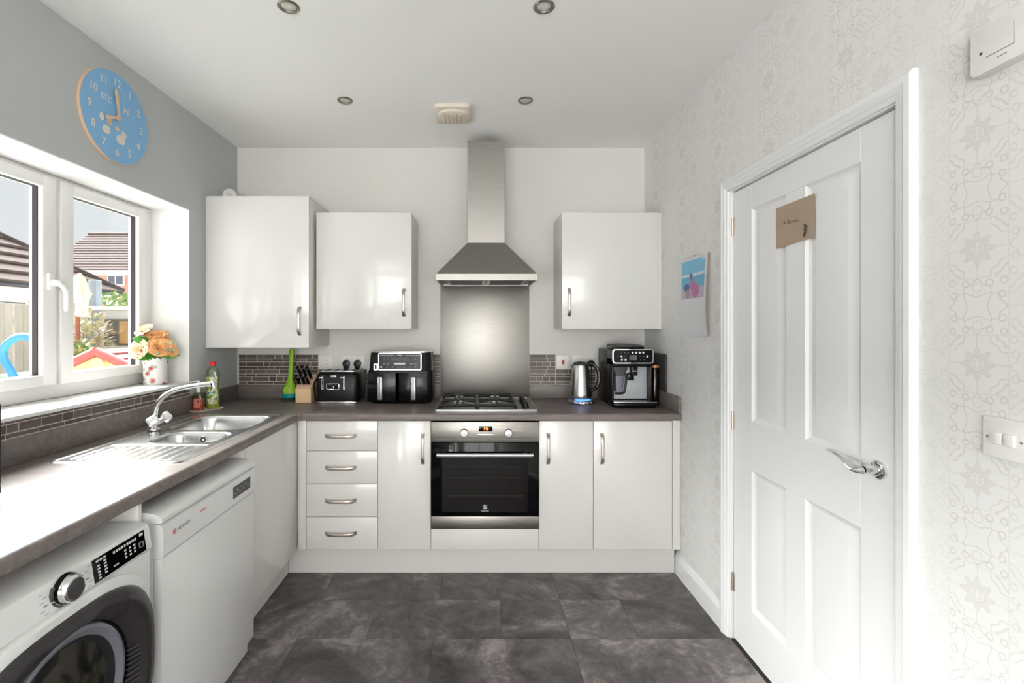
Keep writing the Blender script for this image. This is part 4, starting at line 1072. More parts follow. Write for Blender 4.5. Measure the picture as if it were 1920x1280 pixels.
dt = bx('drip_tray', 'black_gloss', t, CA-0.002, CB+0.012, 2.822, 2.964, WZ+0.004, WZ+0.032, bev=0.008)
bx('tray_rim', 'chrome', dt, CA-0.003, CB+0.013, 2.820, 2.828, WZ+0.0325, WZ+0.038, bev=0.002); bx('tray_grid', 'silver', dt, CA+0.006, CB-0.004, 2.829, 2.924, WZ+0.0325, WZ+0.036)
for i in range(8): bx('grid_slot', 'black_matt', dt, CA+0.025+i*0.024, CA+0.033+i*0.024, 2.845, 2.915, WZ+0.0355, WZ+0.0367)

# canister and thin dark slab in the corner by the papered wall
t = thing('storage_jar', 'tall smoky brown jar with copper lid between coffee machine and wall', 'jar', (1.088, 2.945, WZ))
lt('jar_body', 'smoked_plastic', t, (1.088, 2.945, WZ), [(0.024, 0), (0.025, 0.004), (0.025, 0.225), (0.023, 0.23)], n=28)
lt('contents', M('coffee_brown', (64, 44, 40), 0.5), t, (1.088, 2.945, WZ+0.004), [(0.0242, 0), (0.0242, 0.215), (0.002, 0.22)], n=24)
lt('lid', 'copper', t, (1.088, 2.945, WZ+0.2305), [(0.026, 0), (0.027, 0.008), (0.024, 0.016), (0.002, 0.017)], n=28)
t = thing('dark_slab', 'thin dark slab upright against the papered wall by the jar', 'chopping board', (1.122, 3.05, 1.0))
bm = B(); prism(bm, 'X', rrect(2.85, 3.225, 0.9998, 1.225, 0.012), XR-0.013, XR-0.003, bev=0.002); obj('board', bm, 'dark_grey', t)

# ================================================================== sink corner
t = thing('soap_tray', 'small cream oblong tray behind the sink', 'tray', (-1.555, 2.745, WZ))
def orr(L, W_, z, r): # oblong outline turned a little towards the room
    a = math.radians(62); out = []
    for u, v in rrect(-L, L, -W_, W_, r): out.append((-1.553+u*math.cos(a)-v*math.sin(a), 2.752+u*math.sin(a)+v*math.cos(a), z))
    return out
bm = B(); loft(bm, [orr(0.078, 0.034, WZ, 0.02), orr(0.09, 0.044, WZ+0.012, 0.02), orr(0.086, 0.041, WZ+0.013, 0.02), orr(0.072, 0.030, WZ+0.005, 0.018)])
obj('dish', bm, 'plastic_cream', t)
def obl(cx, cy, rx, ry, z, p=2.6, n=32): return [(cx+u, cy+v, z) for u, v in superell(0, 0, rx, ry, p, n)]
bxc, byc, bz = -1.535, 2.785, WZ+0.0062
t = thing('dish_soap_bottle', 'clear yellow-green dish soap bottle with red cap', 'bottle', (bxc, byc, bz))
PF = ((0.034, 0.020, 0.0), (0.038, 0.023, 0.006), (0.038, 0.023, 0.075), (0.033, 0.020, 0.125), (0.036, 0.022, 0.165), (0.039, 0.023, 0.195), (0.034, 0.021, 0.222), (0.018, 0.014, 0.243), (0.012, 0.012, 0.250))
bm = B(); loft(bm, [obl(bxc, byc, a, b, bz+h) for a, b, h in PF]); obj('bottle_body', bm, 'clear_plastic', t)
bm = B(); loft(bm, [obl(bxc, byc, a-0.002, b-0.002, bz+0.003+h) for a, b, h in PF[:4]]); obj('liquid', bm, M('soap_yellow', (198, 200, 92), 0.3), t)
bm = B(); L = [[(bxc+(a+0.0008)*math.sin(q), byc-(b+0.0008)*math.cos(q), bz+h) for q in [-1.2+2.4*i/10 for i in range(11)]] for a, b, h in ((0.0382, 0.0232, 0.03), (0.0382, 0.0232, 0.075), (0.0335, 0.0205, 0.122), (0.0362, 0.0222, 0.165), (0.0385, 0.023, 0.185))]
V = [[bm.verts.new(p) for p in l] for l in L]
for k in range(len(V)-1):
    for i in range(10): bm.faces.new((V[k][i], V[k][i+1], V[k+1][i+1], V[k+1][i]))
obj('label_sticker', bm, 'soap_label', t)
lt('cap', 'red_plastic', t, (bxc, byc, bz+0.2505), [(0.017, 0), (0.0175, 0.006), (0.0165, 0.014), (0.013, 0.022), (0.002, 0.024)], n=24)
rx_, ry_ = -1.578, 2.715
t = thing('hand_soap_bottle', 'red liquid hand soap bottle with white pump', 'bottle', (rx_, ry_, bz))
bm = B(); loft(bm, [obl(rx_, ry_, a, b, bz+h, 3.5) for a, b, h in ((0.027, 0.019, 0), (0.030, 0.021, 0.004), (0.030, 0.021, 0.075), (0.026, 0.018, 0.095), (0.012, 0.012, 0.105))]); obj('bottle_body', bm, 'clear_plastic', t)
bm = B(); loft(bm, [obl(rx_, ry_, a, b, bz+h, 3.5) for a, b, h in ((0.026, 0.017, 0.002), (0.0285, 0.0195, 0.005), (0.0285, 0.0195, 0.066), (0.027, 0.018, 0.068))]); obj('liquid', bm, M('soap_red', (206, 70, 66), 0.3), t)
bx('label_sticker', M('label_pink', (226, 128, 110), 0.5), t, rx_-0.012, rx_+0.022, ry_-0.0222, ry_-0.0205, bz+0.02, bz+0.07)
pr('label_mark', 'print_dark', t, 'Y', circ(rx_+0.012, bz+0.056, 0.006, 14), ry_-0.0228, ry_-0.022)
p_ = tb('pump', 'plastic_white', t, [(rx_, ry_, bz+0.104), (rx_, ry_, bz+0.165)], [0.011, 0.008], n=14)
tb('nozzle', 'plastic_white', p_, [(rx_+0.012, ry_-0.004, bz+0.166), (rx_-0.04, ry_-0.012, bz+0.164)], 0.0075, n=10, flat=0.6)

# black appliance standing at the near end of the window worktop
t = thing('countertop_oven', 'black rounded appliance with silver dial at end of window worktop', 'appliance', (-1.46, 1.10, WZ))
bm = B(); prism(bm, 'X', rrect(0.86, 1.335, WZ+0.008, 1.186, 0.012), -1.60, -1.325, bev=0.008, seg=3); obj('case', bm, M('navy_black', (30, 32, 44), 0.3), t)
for x in (-1.57, -1.36):
    for y in (0.90, 1.30): tb('foot', 'black_matt', t, [(x, y, WZ), (x, y, WZ+0.012)], 0.012)
pr('front_glass', 'black_glass', t, 'X', rrect(0.88, 1.20, WZ+0.03, 1.16, 0.012), -1.3252, -1.318, bev=0.002)
bx('panel_seam', 'mid_grey', t, -1.3255, -1.3235, 1.205, 1.328, 1.068, 1.074)
for z in (0.957, 1.125): lt('control_dial', 'silver', t, (-1.325, 1.295, z), [(0.026, 0.0), (0.0255, 0.012), (0.022, 0.016), (0.002, 0.017)], n=28, axis='X') if z < 1.0 else None

# ================================================================== vase of roses on the sill
VX, VY, VZ = -1.733, 2.585, 1.0804
t = thing('vase', 'white ceramic cylinder vase with red floral pattern on the sill', 'vase', (VX, VY, VZ))
lt('pot', 'vase_floral', t, (VX, VY, VZ), [(0.052, 0), (0.055, 0.004), (0.056, 0.07), (0.058, 0.142), (0.056, 0.144), (0.052, 0.138), (0.048, 0.03), (0.002, 0.025)], n=40)
lt('rim', 'ceramic_white', t, (VX, VY, VZ), [(0.0575, 0.139), (0.0592, 0.142), (0.0585, 0.1455), (0.0555, 0.1445)], n=40, close_a=False, close_b=False)
def rose(idx, c, d, r, mat, label):
    R_ = random.Random(idx)
    c = Vector(c); d = Vector(d).normalized()
    e = d.orthogonal().normalized(); f = d.cross(e)
    foot = Vector((VX+(c.x-VX)*0.25, VY+(c.y-VY)*0.25, VZ+0.05))
    t = thing('rose', label, 'flower', foot, 'peach roses in the sill vase')
    bm = B()
    for ring, (n, open_, sc) in enumerate(((3, 0.05, 0.50), (4, 0.22, 0.68), (5, 0.42, 0.84), (7, 0.70, 0.96), (7, 0.98, 1.0))):
        for k in range(n):
            a = 2*PI*(k+0.5*(ring % 2))/n + R_.uniform(-0.15, 0.15)
            rad = e*math.cos(a)+f*math.sin(a); tan = d.cross(rad)
            G_ = []
            for i in range(6):
                v = i/5
                row = []
                for j in range(6):
                    u = j/5*2-1
                    w = r*sc*0.85*(math.sin(PI*(0.12+0.72*v)))
                    out = r*sc*(0.12+open_*v*v*0.75+0.30*v) - r*0.22*u*u*(1-open_*0.5)*0.6
                    up = r*sc*(0.95*v-0.22*open_*v**3*2.0) + r*0.08*math.sin(u*5+k*2+ring)*v
                    row.append(bm.verts.new(c + rad*out + tan*(u*w) + d*(up - r*0.35)))
                G_.append(row)
            for i in range(5):
                for j in range(5): bm.faces.new((G_[i][j], G_[i][j+1], G_[i+1][j+1], G_[i+1][j]))
    obj('bloom', bm, mat, t, ang=60)
    tb('stem', 'leaf_green', t, spline([foot, foot*0.45+c*0.55-d*0.01, c-d*(r*0.3)], 5), 0.0028, n=6)
rl = ['peach rose facing the room low over the vase rim', 'peach rose beside the window reveal', 'peach rose at the top of the bunch', 'pale cream rose highest against the window frame', 'pale peach rose nearest the glass', 'peach rose at the back of the bunch', 'small peach rose leaning towards the grey wall']
rs = [((0.050, -0.045, 0.200), (0.6, -0.6, 0.4), 0.050, 'peach'), ((0.055, 0.02, 0.215), (0.8, 0.1, 0.55), 0.045, 'peach'), ((0.01, -0.01, 0.262), (0.1, -0.3, 1), 0.050, 'peach'),
      ((-0.035, -0.035, 0.290), (-0.2, -0.6, 0.8), 0.042, 'cream_petal'), ((-0.030, -0.080, 0.190), (-0.1, -1, 0.3), 0.048, 'cream_petal'), ((-0.02, 0.05, 0.24), (-0.2, 0.7, 0.6), 0.042, 'peach'), ((0.088, -0.01, 0.182), (0.9, -0.2, 0.35), 0.036, 'peach')]
for i, (o_, d_, r_, m_) in enumerate(rs): rose(i, (VX+o_[0], VY+o_[1], VZ+o_[2]), d_, r_, m_, rl[i])
t = thing('greenery', 'bright green leaves and pale sprigs around the roses', 'leaves', (VX, VY, VZ+0.14))
rr = random.Random(8)
def leaf(bm, p, d, L_, w, n=(0, 0, 1)):
    d = Vector(d).normalized(); s = d.cross(Vector(n)).normalized(); u = s.cross(d); p = Vector(p)
    a = [p, p+d*L_*0.3+s*w-u*0.004, p+d*L_*0.7+s*w*0.8-u*0.006, p+d*L_-u*0.02*L_*10, p+d*L_*0.7-s*w*0.8-u*0.006, p+d*L_*0.3-s*w-u*0.004, p+d*L_*0.5+u*0.004]
    V = [bm.verts.new(q) for q in a]
    for i in range(6): bm.faces.new((V[i], V[(i+1) % 6], V[6]))
for i in range(12):
    a = -2.5+i*0.36+rr.uniform(-0.1, 0.1)
    bm = B(); leaf(bm, (VX+0.03*math.cos(a), VY+0.03*math.sin(a), VZ+0.147+rr.uniform(0, 0.008)), (math.cos(a), math.sin(a), 0.12), rr.uniform(0.065, 0.09), 0.024, n=(math.cos(a+0.9)*1.2, math.sin(a+0.9)*1.2, 0.8)); obj('leaf', bm, 'leaf_green', t)
bm = B(); leaf(bm, (VX-0.0, VY-0.055, VZ+0.225), (-0.5, -0.4, 0.3), 0.075, 0.026, n=(0.7, -0.7, 0.5)); obj('leaf', bm, 'leaf_green', t)
bm = B(); leaf(bm, (VX-0.01, VY-0.05, VZ+0.205), (0.5, 0.1, 0.5), 0.06, 0.022, n=(0.7, -0.8, 0.3)); obj('leaf', bm, 'leaf_green', t)
for i in range(9):
    a = rr.uniform(0, 2*PI); e_ = Vector((VX+0.125*math.cos(a), VY+0.10*math.sin(a), VZ+rr.uniform(0.13, 0.26))); s_ = Vector((VX+0.02*math.cos(a), VY+0.02*math.sin(a), VZ+0.14))
    bm = B(); tube(bm, [s_, (s_+e_)/2+Vector((0, 0, 0.02)), e_], 0.0012, n=5)
    for k in range(7):
        p = s_.lerp(e_, 0.35+0.65*k/6); leaf(bm, p, (rr.uniform(-1, 1), rr.uniform(-1, 1), rr.uniform(-0.2, 0.8)), 0.02, 0.006)
    obj('sprig', bm, 'leaf_pale', t)

# ================================================================== wall clock
CY, CZ, CR = 2.147, 2.322, 0.203
t = thing('wall_clock', 'round blue wooden wall clock with cream numerals on grey wall', 'clock', (XL, CY, CZ))
bm = B(); prism(bm, 'X', circ(CY, CZ, CR, 96), XL+0.0005, XL+0.012, bev=0.002); obj('disc', bm, 'clock_wood', t)
bm = B(); prism(bm, 'X', circ(CY, CZ, CR-0.004, 96), XL+0.0121, XL+0.0135); fc = obj('dial', bm, 'clock_blue', t)
FX_ = XL+0.0137
def on_dial(deg, r): a = math.radians(deg); return (FX_, CY+r*math.sin(a), CZ+r*math.cos(a))
for h in range(1, 13): text('numeral', str(h), 0.047, on_dial(h*30, CR*0.76), (0, 1, 0), (0, 0, 1), 'clock_cream', fc, ext=0.0006)
text('dial_lettering', 'STC', 0.036, (FX_, CY-0.062, CZ+0.060), (0, 1, 0), (0, 0, 1), 'clock_cream', fc)
text('dial_lettering', 'PS', 0.036, (FX_, CY+0.055, CZ+0.050), (0, 1, 0), (0, 0, 1), 'clock_cream', fc)
for y_, z_, ry_, rz_, m_ in ((-0.062, -0.075, 0.022, 0.018, 'clock_cream'), (0.022, -0.090, 0.026, 0.020, 'clock_cream'), (-0.088, -0.030, 0.012, 0.016, 'clock_cream'), (-0.045, -0.035, 0.016, 0.012, 'clock_wood'), (0.0, -0.048, 0.014, 0.009, 'clock_wood'), (0.040, -0.060, 0.016, 0.014, 'clock_cream')):
    pr('dial_motif', m_, fc, 'X', superell(CY+y_, CZ+z_, ry_, rz_, 2.3, 24), FX_-0.0002, FX_+0.0006)
def hand(name, deg, ln, w):
    a = math.radians(deg); d = Vector((0, math.sin(a), math.cos(a))); s = Vector((0, math.cos(a), -math.sin(a))); o_ = Vector((XL+0.022, CY, CZ))
    prof = [(-0.012, w*0.8), (0.0, w), (ln*0.35, w*0.55), (ln*0.75, w*1.1), (ln*0.92, w*0.9), (ln, w*0.1)]
    bm = B(); pts = [o_+d*u+s*v for u, v in prof]+[o_+d*u-s*v for u, v in prof[::-1]]
    va = [bm.verts.new(p) for p in pts]; vb = [bm.verts.new(p+Vector((0.003, 0, 0))) for p in pts]
    bm.faces.new(va); bm.faces.new(vb)
    for i in range(len(pts)): bm.faces.new((va[i], va[(i+1) % len(pts)], vb[(i+1) % len(pts)], vb[i]))
    obj(name, bm, 'clock_wood', t, smooth=False)
hand('minute_hand', -9, 0.125, 0.0085); hand('hour_hand', 250, 0.085, 0.0085)
lt('hand_hub', 'nickel', t, (XL+0.0138, CY, CZ), [(0.010, 0), (0.010, 0.011), (0.006, 0.0135), (0.001, 0.014)], n=20, axis='X')

# ================================================================== papered wall: calendar, switch, panel, note
t = thing('wall_calendar', 'hanging wire-bound calendar with beach photo and blank lower page', 'calendar', (XR, 2.49, 1.55))
CW0, CW1, CZ0, CZ1 = 2.325, 2.655, 1.345, 1.752
def cal(u, v, off=0.0):          # u from near edge to far edge, v from bottom to top
    lift = 0.004+0.020*(1-u)**3*(0.35+0.65*math.sin(PI*min(1, v*0.95+0.1)))
    return (XR-lift-off, CW0+(CW1-CW0)*u, CZ0+(CZ1-CZ0)*v)
def sheet(name, mat, par, u0, u1, v0, v1, off, th=0.0006, n=10, shape=None):
    bm = B(); V = {}
    for s in (0, 1):
        for i in range(n+1):
            for j in range(n+1):
                V[s, i, j] = bm.verts.new(cal(u0+(u1-u0)*i/n, v0+(v1-v0)*j/n, off+s*th))
    for i in range(n):
        for j in range(n):
            bm.faces.new([V[1, a, b] for a, b in ((i, j), (i+1, j), (i+1, j+1), (i, j+1))]); bm.faces.new([V[0, a, b] for a, b in ((i, j), (i, j+1), (i+1, j+1), (i+1, j))])
        for A, Bq in (((i, 0), (i+1, 0)), ((i, n), (i+1, n)), ((0, i), (0, i+1)), ((n, i), (n, i+1))):
            bm.faces.new((V[0, A[0], A[1]], V[0, Bq[0], Bq[1]], V[1, Bq[0], Bq[1]], V[1, A[0], A[1]]))
    return obj(name, bm, mat, par)
sheet('back_page', 'edge_taupe', t, 0.0, 1.0, 0.01, 0.995, -0.0028, 0.0012)
pg = sheet('front_page', 'paper_white', t, 0.02, 1.0, 0.0, 1.0, 0.0, 0.001)
def blob(name, mat, cu, cv, ru, rv, off, p=2.2):
    bm = B(); L_ = [(cu+u, cv+v) for u, v in superell(0, 0, ru, rv, p, 20)]
    va = [bm.verts.new(cal(u, v, off)) for u, v in L_]; vb = [bm.verts.new(cal(u, v, off+0.0003)) for u, v in L_]
    bm.faces.new(vb); bm.faces.new(va)
    for i in range(20): bm.faces.new((va[i], va[(i+1) % 20], vb[(i+1) % 20], vb[i]))
    obj(name, bm, mat, pg)
sheet('photo_sky', 'photo_sky', pg, 0.08, 0.96, 0.78, 0.965, 0.0012, 0.0003)
sheet('photo_haze', 'photo_haze', pg, 0.08, 0.96, 0.755, 0.79, 0.0013, 0.0003)
sheet('photo_sea', 'photo_sea', pg, 0.08, 0.96, 0.60, 0.76, 0.0012, 0.0003)
sheet('photo_sand', 'photo_sand', pg, 0.08, 0.96, 0.47, 0.61, 0.0013, 0.0003)
blob('photo_figure', 'photo_pink', 0.44, 0.57, 0.15, 0.09, 0.0018); blob('photo_figure', 'photo_pink', 0.55, 0.65, 0.08, 0.09, 0.0019)
blob('photo_figure', 'photo_navy', 0.60, 0.76, 0.06, 0.04, 0.002); blob('photo_figure', 'photo_navy', 0.76, 0.62, 0.10, 0.05, 0.002); blob('photo_figure', 'photo_skin', 0.72, 0.54, 0.08, 0.06, 0.0021)
tb('wire_hanger', 'nickel', t, spline([cal(0.1, 0.99), cal(0.25, 1.004), cal(0.5, 1.02), cal(0.75, 1.004), cal(0.95, 0.99)], 5), 0.0014, n=6)
lt('hook', 'nickel', t, (XR, 2.49, 1.757), [(0.004, 0), (0.003, -0.006), (0.001, -0.007)], n=12, axis='X')
# note taped to the door
t = thing('door_note', 'small brown kraft paper note taped on the white door', 'note', (X0, 1.725, 1.69))
bm = B(); V = {}
for i in range(9):
    for j in range(7):
        u, v = i/8, j/6; y = 1.622+(1.830-1.622)*u; z = 1.688+0.152*v
        V[i, j] = bm.verts.new((X0-0.0015-0.006*max(0, 0.35-v)*max(0, 0.5-u)*4, y, z+0.004*(1-v)*math.sin(u*5)*0.5))
for i in range(8):
    for j in range(6): bm.faces.new((V[i, j], V[i+1, j], V[i+1, j+1], V[i, j+1]))
r_ = bmesh.ops.extrude_face_region(bm, geom=bm.faces[:]); bmesh.ops.translate(bm, verts=[v for v in r_['geom'] if isinstance(v, bmesh.types.BMVert)], vec=(-0.0008, 0, 0))
nt_ = obj('paper', bm, 'paper_kraft', t)
def scrawl(y0, n, seed):       # a handwritten word as one pen line
    R_ = random.Random(seed); pts = [(X0-0.0030, y0, 1.768)]
    for k in range(n):
        pts.append((X0-0.0030, y0-0.0045*(k+1)+R_.uniform(-0.002, 0.002), 1.770+(0.012 if k == 0 else R_.uniform(-0.006, 0.005))))
    tb('handwriting', 'ink', nt_, spline(pts, 4), 0.0008, n=5)
scrawl(1.786, 4, 1); scrawl(1.760, 12, 2)
for k in range(3):
    bm = B(); leaf(bm, (X0-0.0042, 1.672-k*0.008, 1.70+k*0.014), (0, -0.6+0.5*k, 1), 0.022, 0.005, n=(1, 0, 0)); obj('printed_leaf', bm, 'ink', nt_)
# light switch
t = thing('light_switch', 'white double light switch beside the door', 'switch', (XR, 1.021, 1.150))
bm = B(); prism(bm, 'X', rrect(0.978, 1.064, 1.107, 1.193, 0.004), XR-0.009, XR-0.0005, bev=0.002); pl = obj('plate', bm, 'plastic_white', t)
for y in (1.010, 1.034): bx('rocker', 'plastic_white', pl, XR-0.014, XR-0.008, y-0.0095, y+0.0095, 1.137, 1.162, bev=0.0015)
for y in (0.988, 1.054): lt('screw', 'nickel', pl, (XR-0.009, y, 1.150), [(0.0035, 0.001), (0.003, -0.0012), (0.001, -0.0014)], n=14, axis='X')
# white control box high on the papered wall
t = thing('control_box', 'white wall box with fine slots high on the papered wall', 'control box', (XR, 0.985, 1.95))
bm = B(); prism(bm, 'X', rrect(0.90, 1.072, 1.942, 2.045, 0.006), XR-0.028, XR-0.0005, bev=0.004); cb = obj('case', bm, 'plastic_white', t)
for i, (a, b) in enumerate(((0.985, 1.040), (0.998, 1.018))): bx('slot', 'print_grey', cb, XR-0.0286, XR-0.0275, a, b, 1.972-i*0.012, 1.9735-i*0.012)
bx('hinge_line', 'appliance_grey', cb, XR-0.0284, XR-0.0275, 0.984, 0.986, 1.972, 2.02)
lt('indicator', 'print_dark', cb, (XR-0.028, 1.050, 1.986), [(0.003, 0.001), (0.003, -0.0008), (0.001, -0.001)], n=12, axis='X')

# ================================================================== sockets, plugs and leads on the back wall
def plate(x0, x1, z0, z1, label, cat, gang):
    t = thing('wall_socket' if gang else 'spur_switch', label, cat, ((x0+x1)/2, YB, (z0+z1)/2))
    bm = B(); prism(bm, 'Y', rrect(x0, x1, z0, z1, 0.004), YB-0.009, YB-0.0005, bev=0.002); p = obj('plate', bm, 'plastic_white', t)
    for x in (x0+0.010, x1-0.010): lt('screw', 'nickel', p, (x, YB-0.009, (z0+z1)/2), [(0.0032, 0.001), (0.003, -0.001), (0.001, -0.0012)], n=12, axis='Y')
    return t, p
t, p = plate(-1.064, -0.972, 1.106, 1.192, 'single white wall socket above the knife block', 'socket', 1)
for dx, dz, w, h in ((0, 0.012, 0.004, 0.009), (-0.011, -0.012, 0.007, 0.004), (0.011, -0.012, 0.007, 0.004)): bx('pin_slot', 'mid_grey', p, -1.018+dx-w/2, -1.018+dx+w/2, YB-0.0096, YB-0.0088, 1.149+dz-h/2, 1.149+dz+h/2)
t, p = plate(-0.914, -0.766, 1.106, 1.192, 'double white wall socket holding two black plugs', 'socket', 2)
for x in (-0.857, -0.823): bx('rocker', 'plastic_white', p, x-0.007, x+0.007, YB-0.0125, YB-0.0085, 1.165, 1.182, bev=0.0015)
for x, ex, lab in ((-0.880, -0.872, 'round black plug above the toaster, nearer the corner'), (-0.805, -0.80, 'round black plug nearer the air fryer')):
    g = thing('plug', lab, 'plug', (x, YB-0.010, 1.14), 'black plugs in the double socket')
    bm = B(); prism(bm, 'Y', [(x+0.024*math.cos(a), 1.140+0.026*math.sin(a)) for a in [math.radians(-60+300*i/24) for i in range(25)]]+[(x-0.008, 1.100), (x+0.008, 1.100)], YB-0.040, YB-0.0095, bev=0.004); obj('plug_top', bm, 'black_satin', g)
    tb('lead', 'black_matt', g, spline([(x, YB-0.024, 1.104), (x, YB-0.025, 1.06), (ex, YB-0.021, 1.0), (ex, YB-0.021, WZ+0.012)], 5), 0.004, n=8)
t, p = plate(0.536, 0.622, 1.106, 1.192, 'white spur switch with a red rocker beside the steel splashback', 'switch', 0)
bx('red_rocker', 'red_led', p, 0.571, 0.587, YB-0.0135, YB-0.0088, 1.136, 1.164, bev=0.0015)
t, p = plate(0.640, 0.786, 1.106, 1.192, 'double white wall socket above the kettle', 'socket', 2)
for x in (0.696, 0.730): bx('rocker', 'plastic_white', p, x-0.007, x+0.007, YB-0.0125, YB-0.0085, 1.165, 1.182, bev=0.0015)
g = thing('plug', 'black plug behind the kettle next to the coffee machine', 'plug', (0.765, YB-0.010, 1.14))
bm = B(); prism(bm, 'Y', circ(0.764, 1.142, 0.023, 24), YB-0.042, YB-0.0095, bev=0.005); obj('plug_top', bm, 'black_satin', g)
tb('lead', 'black_matt', g, spline([(0.766, YB-0.026, 1.12), (0.768, YB-0.027, 1.06), (0.77, YB-0.022, 0.99), (0.77, YB-0.022, WZ+0.012)], 5), 0.004, n=8)

# ================================================================== the garden and houses beyond the window
GZ = -0.12
bm = B(); box(bm, -60, XL-0.301, -25, 60, GZ-0.3, GZ); tag(obj('ground', bm, 'pale_ground'), 'garden ground kept pale to bounce light through the window', 'paving', kind='structure')  # out of view; its paleness serves as a light bounce
# fence of upright boards, parallel to the house
t = thing('garden_fence', 'weathered upright-board garden fence behind the play equipment', 'fence', (-6.0, 6.0, GZ))
yy = 3.6; i = 0; rr = random.Random(2)
fm = None
while yy < 10.2:
    if fm is None:
        bm = B(); box(bm, -6.012, -5.99, yy, yy+0.118, GZ, 1.70, bev=0.004, seg=1); o = obj('fence_board', bm, 'fence_wood', t); fm = o; base = o.location.copy()
    else:
        o = bpy.data.objects.new('fence_board', fm.data); C.objects.link(o); o.parent = t; o.location = base+Vector((0.009*(i % 2), 0.124*i, rr.uniform(-0.012, 0.012)))
    yy += 0.124; i += 1
for z in (0.25, 1.45): bx('fence_rail', 'fence_wood', t, -6.06, -6.013, 3.6, 10.2, z, z+0.08)

# single-storey building with hipped roof
EX, EY, EZ = -8.9, 12.0, 2.23; TP = math.tan(math.radians(36))
t = thing('garage_building', 'low brick building with hipped tiled roof behind the fence', 'building', (-11, 8, GZ))
bx('wall', 'brick_wall', t, -14.5, EX-0.25, 1.0, EY-0.25, GZ, EZ-0.15)
bx('fascia', 'fascia', t, EX-0.06, EX-0.03, 0.8, EY-0.03, EZ-0.30, EZ-0.02); bx('fascia', 'fascia', t, -14.7, EX-0.03, EY-0.06, EY-0.031, EZ-0.30, EZ-0.02)
bx('soffit', 'fascia', t, EX-0.26, EX-0.06, 0.8, EY-0.06, EZ-0.30, EZ-0.27)
tb('gutter', 'gutter', t, [(EX+0.03, 0.8, EZ-0.03), (EX+0.03, EY+0.02, EZ-0.03)], 0.055, n=10)
NC = 10; RS = 0.30                                     # courses up the slope, plan depth of each
for k in range(NC):
    a, b = k*RS, (k+1)*RS+0.05
    bm = B(); z0, z1 = EZ+a*TP, EZ+b*TP; lift = 0.055
    y0 = 0.8
    va = [(EX-a+0.05, y0, z0+lift), (EX-a+0.05, EY-a+0.02, z0+lift), (EX-b, EY-b, z1+0.005), (EX-b, y0, z1+0.005)]
    vb = [(x, y, z-0.045) for x, y, z in va]
    V = [bm.verts.new(p) for p in va+vb]
    for q in ((0,1,2,3), (4,5,6,7), (0,1,5,4), (1,2,6,5), (2,3,7,6), (3,0,4,7)): bm.faces.new([V[i] for i in q])
    obj('tile_course', bm, 'roof_near', t, smooth=False)
bm = B(); ap = NC*RS
V = [bm.verts.new(p) for p in ((EX, EY, EZ), (EX-ap, EY-ap, EZ+ap*TP), (EX-2*ap, EY-ap, EZ+ap*TP), (EX-2*ap, EY, EZ))]
bm.faces.new(V); r_ = bmesh.ops.extrude_face_region(bm, geom=bm.faces[:]); bmesh.ops.translate(bm, verts=[v for v in r_['geom'] if isinstance(v, bmesh.types.BMVert)], vec=(0, 0, -0.05))
obj('hip_slope', bm, 'roof_near', t, smooth=False)
tb('hip_ridge', 'roof_far', t, [(EX+0.04, EY+0.04, EZ+0.05), (EX-ap, EY-ap, EZ+ap*TP+0.06)], 0.06, n=8)
w = bx('window', 'fascia', t, EX-0.26, EX-0.22, 9.05, 9.75, 1.62, 1.93); bx('pane', M('far_glass', (78, 86, 96), 0.1), w, EX-0.225, EX-0.21, 9.12, 9.68, 1.68, 1.87)

# two-storey brick house farther away
HY = 30.0
t = thing('brick_house', 'distant two-storey brick house with grey tiled roof', 'house', (-20, HY+4, GZ))
bx('wall', 'brick_wall', t, -27.0, -14, HY+0.3, HY+8, GZ, 4.75)
bx('fascia', 'fascia', t, -27.3, -13.7, HY-0.05, HY, 4.62, 4.90); bx('soffit', 'fascia', t, -27.3, -13.7, HY, HY+0.3, 4.62, 4.68)
for k in range(14):
    a, b = k*0.28, (k+1)*0.28+0.03; s = math.tan(math.radians(37))
    bm = B(); va = [(-27.4, HY-0.1+a, 4.90+a*s+0.07), (-13.6, HY-0.1+a, 4.90+a*s+0.07), (-13.6, HY-0.1+b, 4.90+b*s+0.01), (-27.4, HY-0.1+b, 4.90+b*s+0.01)]
    V = [bm.verts.new(p) for p in va+[(x, y, z-0.06) for x, y, z in va]]
    for q in ((0,1,2,3), (4,5,6,7), (0,1,5,4), (1,2,6,5), (2,3,7,6), (3,0,4,7)): bm.faces.new([V[i] for i in q])
    obj('tile_course', bm, 'roof_far', t, smooth=False)
tb('ridge', 'roof_near', t, [(-27.4, HY+3.85, 7.92), (-13.6, HY+3.85, 7.92)], 0.12, n=8)
w = bx('window', 'fascia', t, -23.3, -22.25, HY+0.22, HY+0.3, 3.95, 4.62)
for x0, x1 in ((-23.22, -22.83), (-22.72, -22.33)): bx('pane', MATS['far_glass'], w, x0, x1, HY+0.19, HY+0.225, 4.03, 4.56)

# garden shed
SY = 7.1
t = thing('garden_shed', 'pale painted garden shed with dark window and white roof edge', 'shed', (-4.9, SY+0.8, GZ))
bx('shed_wall', 'shed_paint', t, -5.50, -3.9, SY, SY+1.6, GZ, 1.62)
bx('roof', 'fascia', t, -5.75, -3.7, SY-0.22, SY+1.7, 1.621, 1.68, bev=0.01)
w = bx('shed_window', 'shed_frame', t, -5.56+0.06, -4.9, SY-0.03, SY-0.001, 1.11, 1.50)
for k in range(3): bx('pane', MATS['far_glass'] if k != 1 else 'shed_amber', w, -5.46+k*0.19, -5.31+k*0.19, SY-0.036, SY-0.029, 1.14, 1.47)
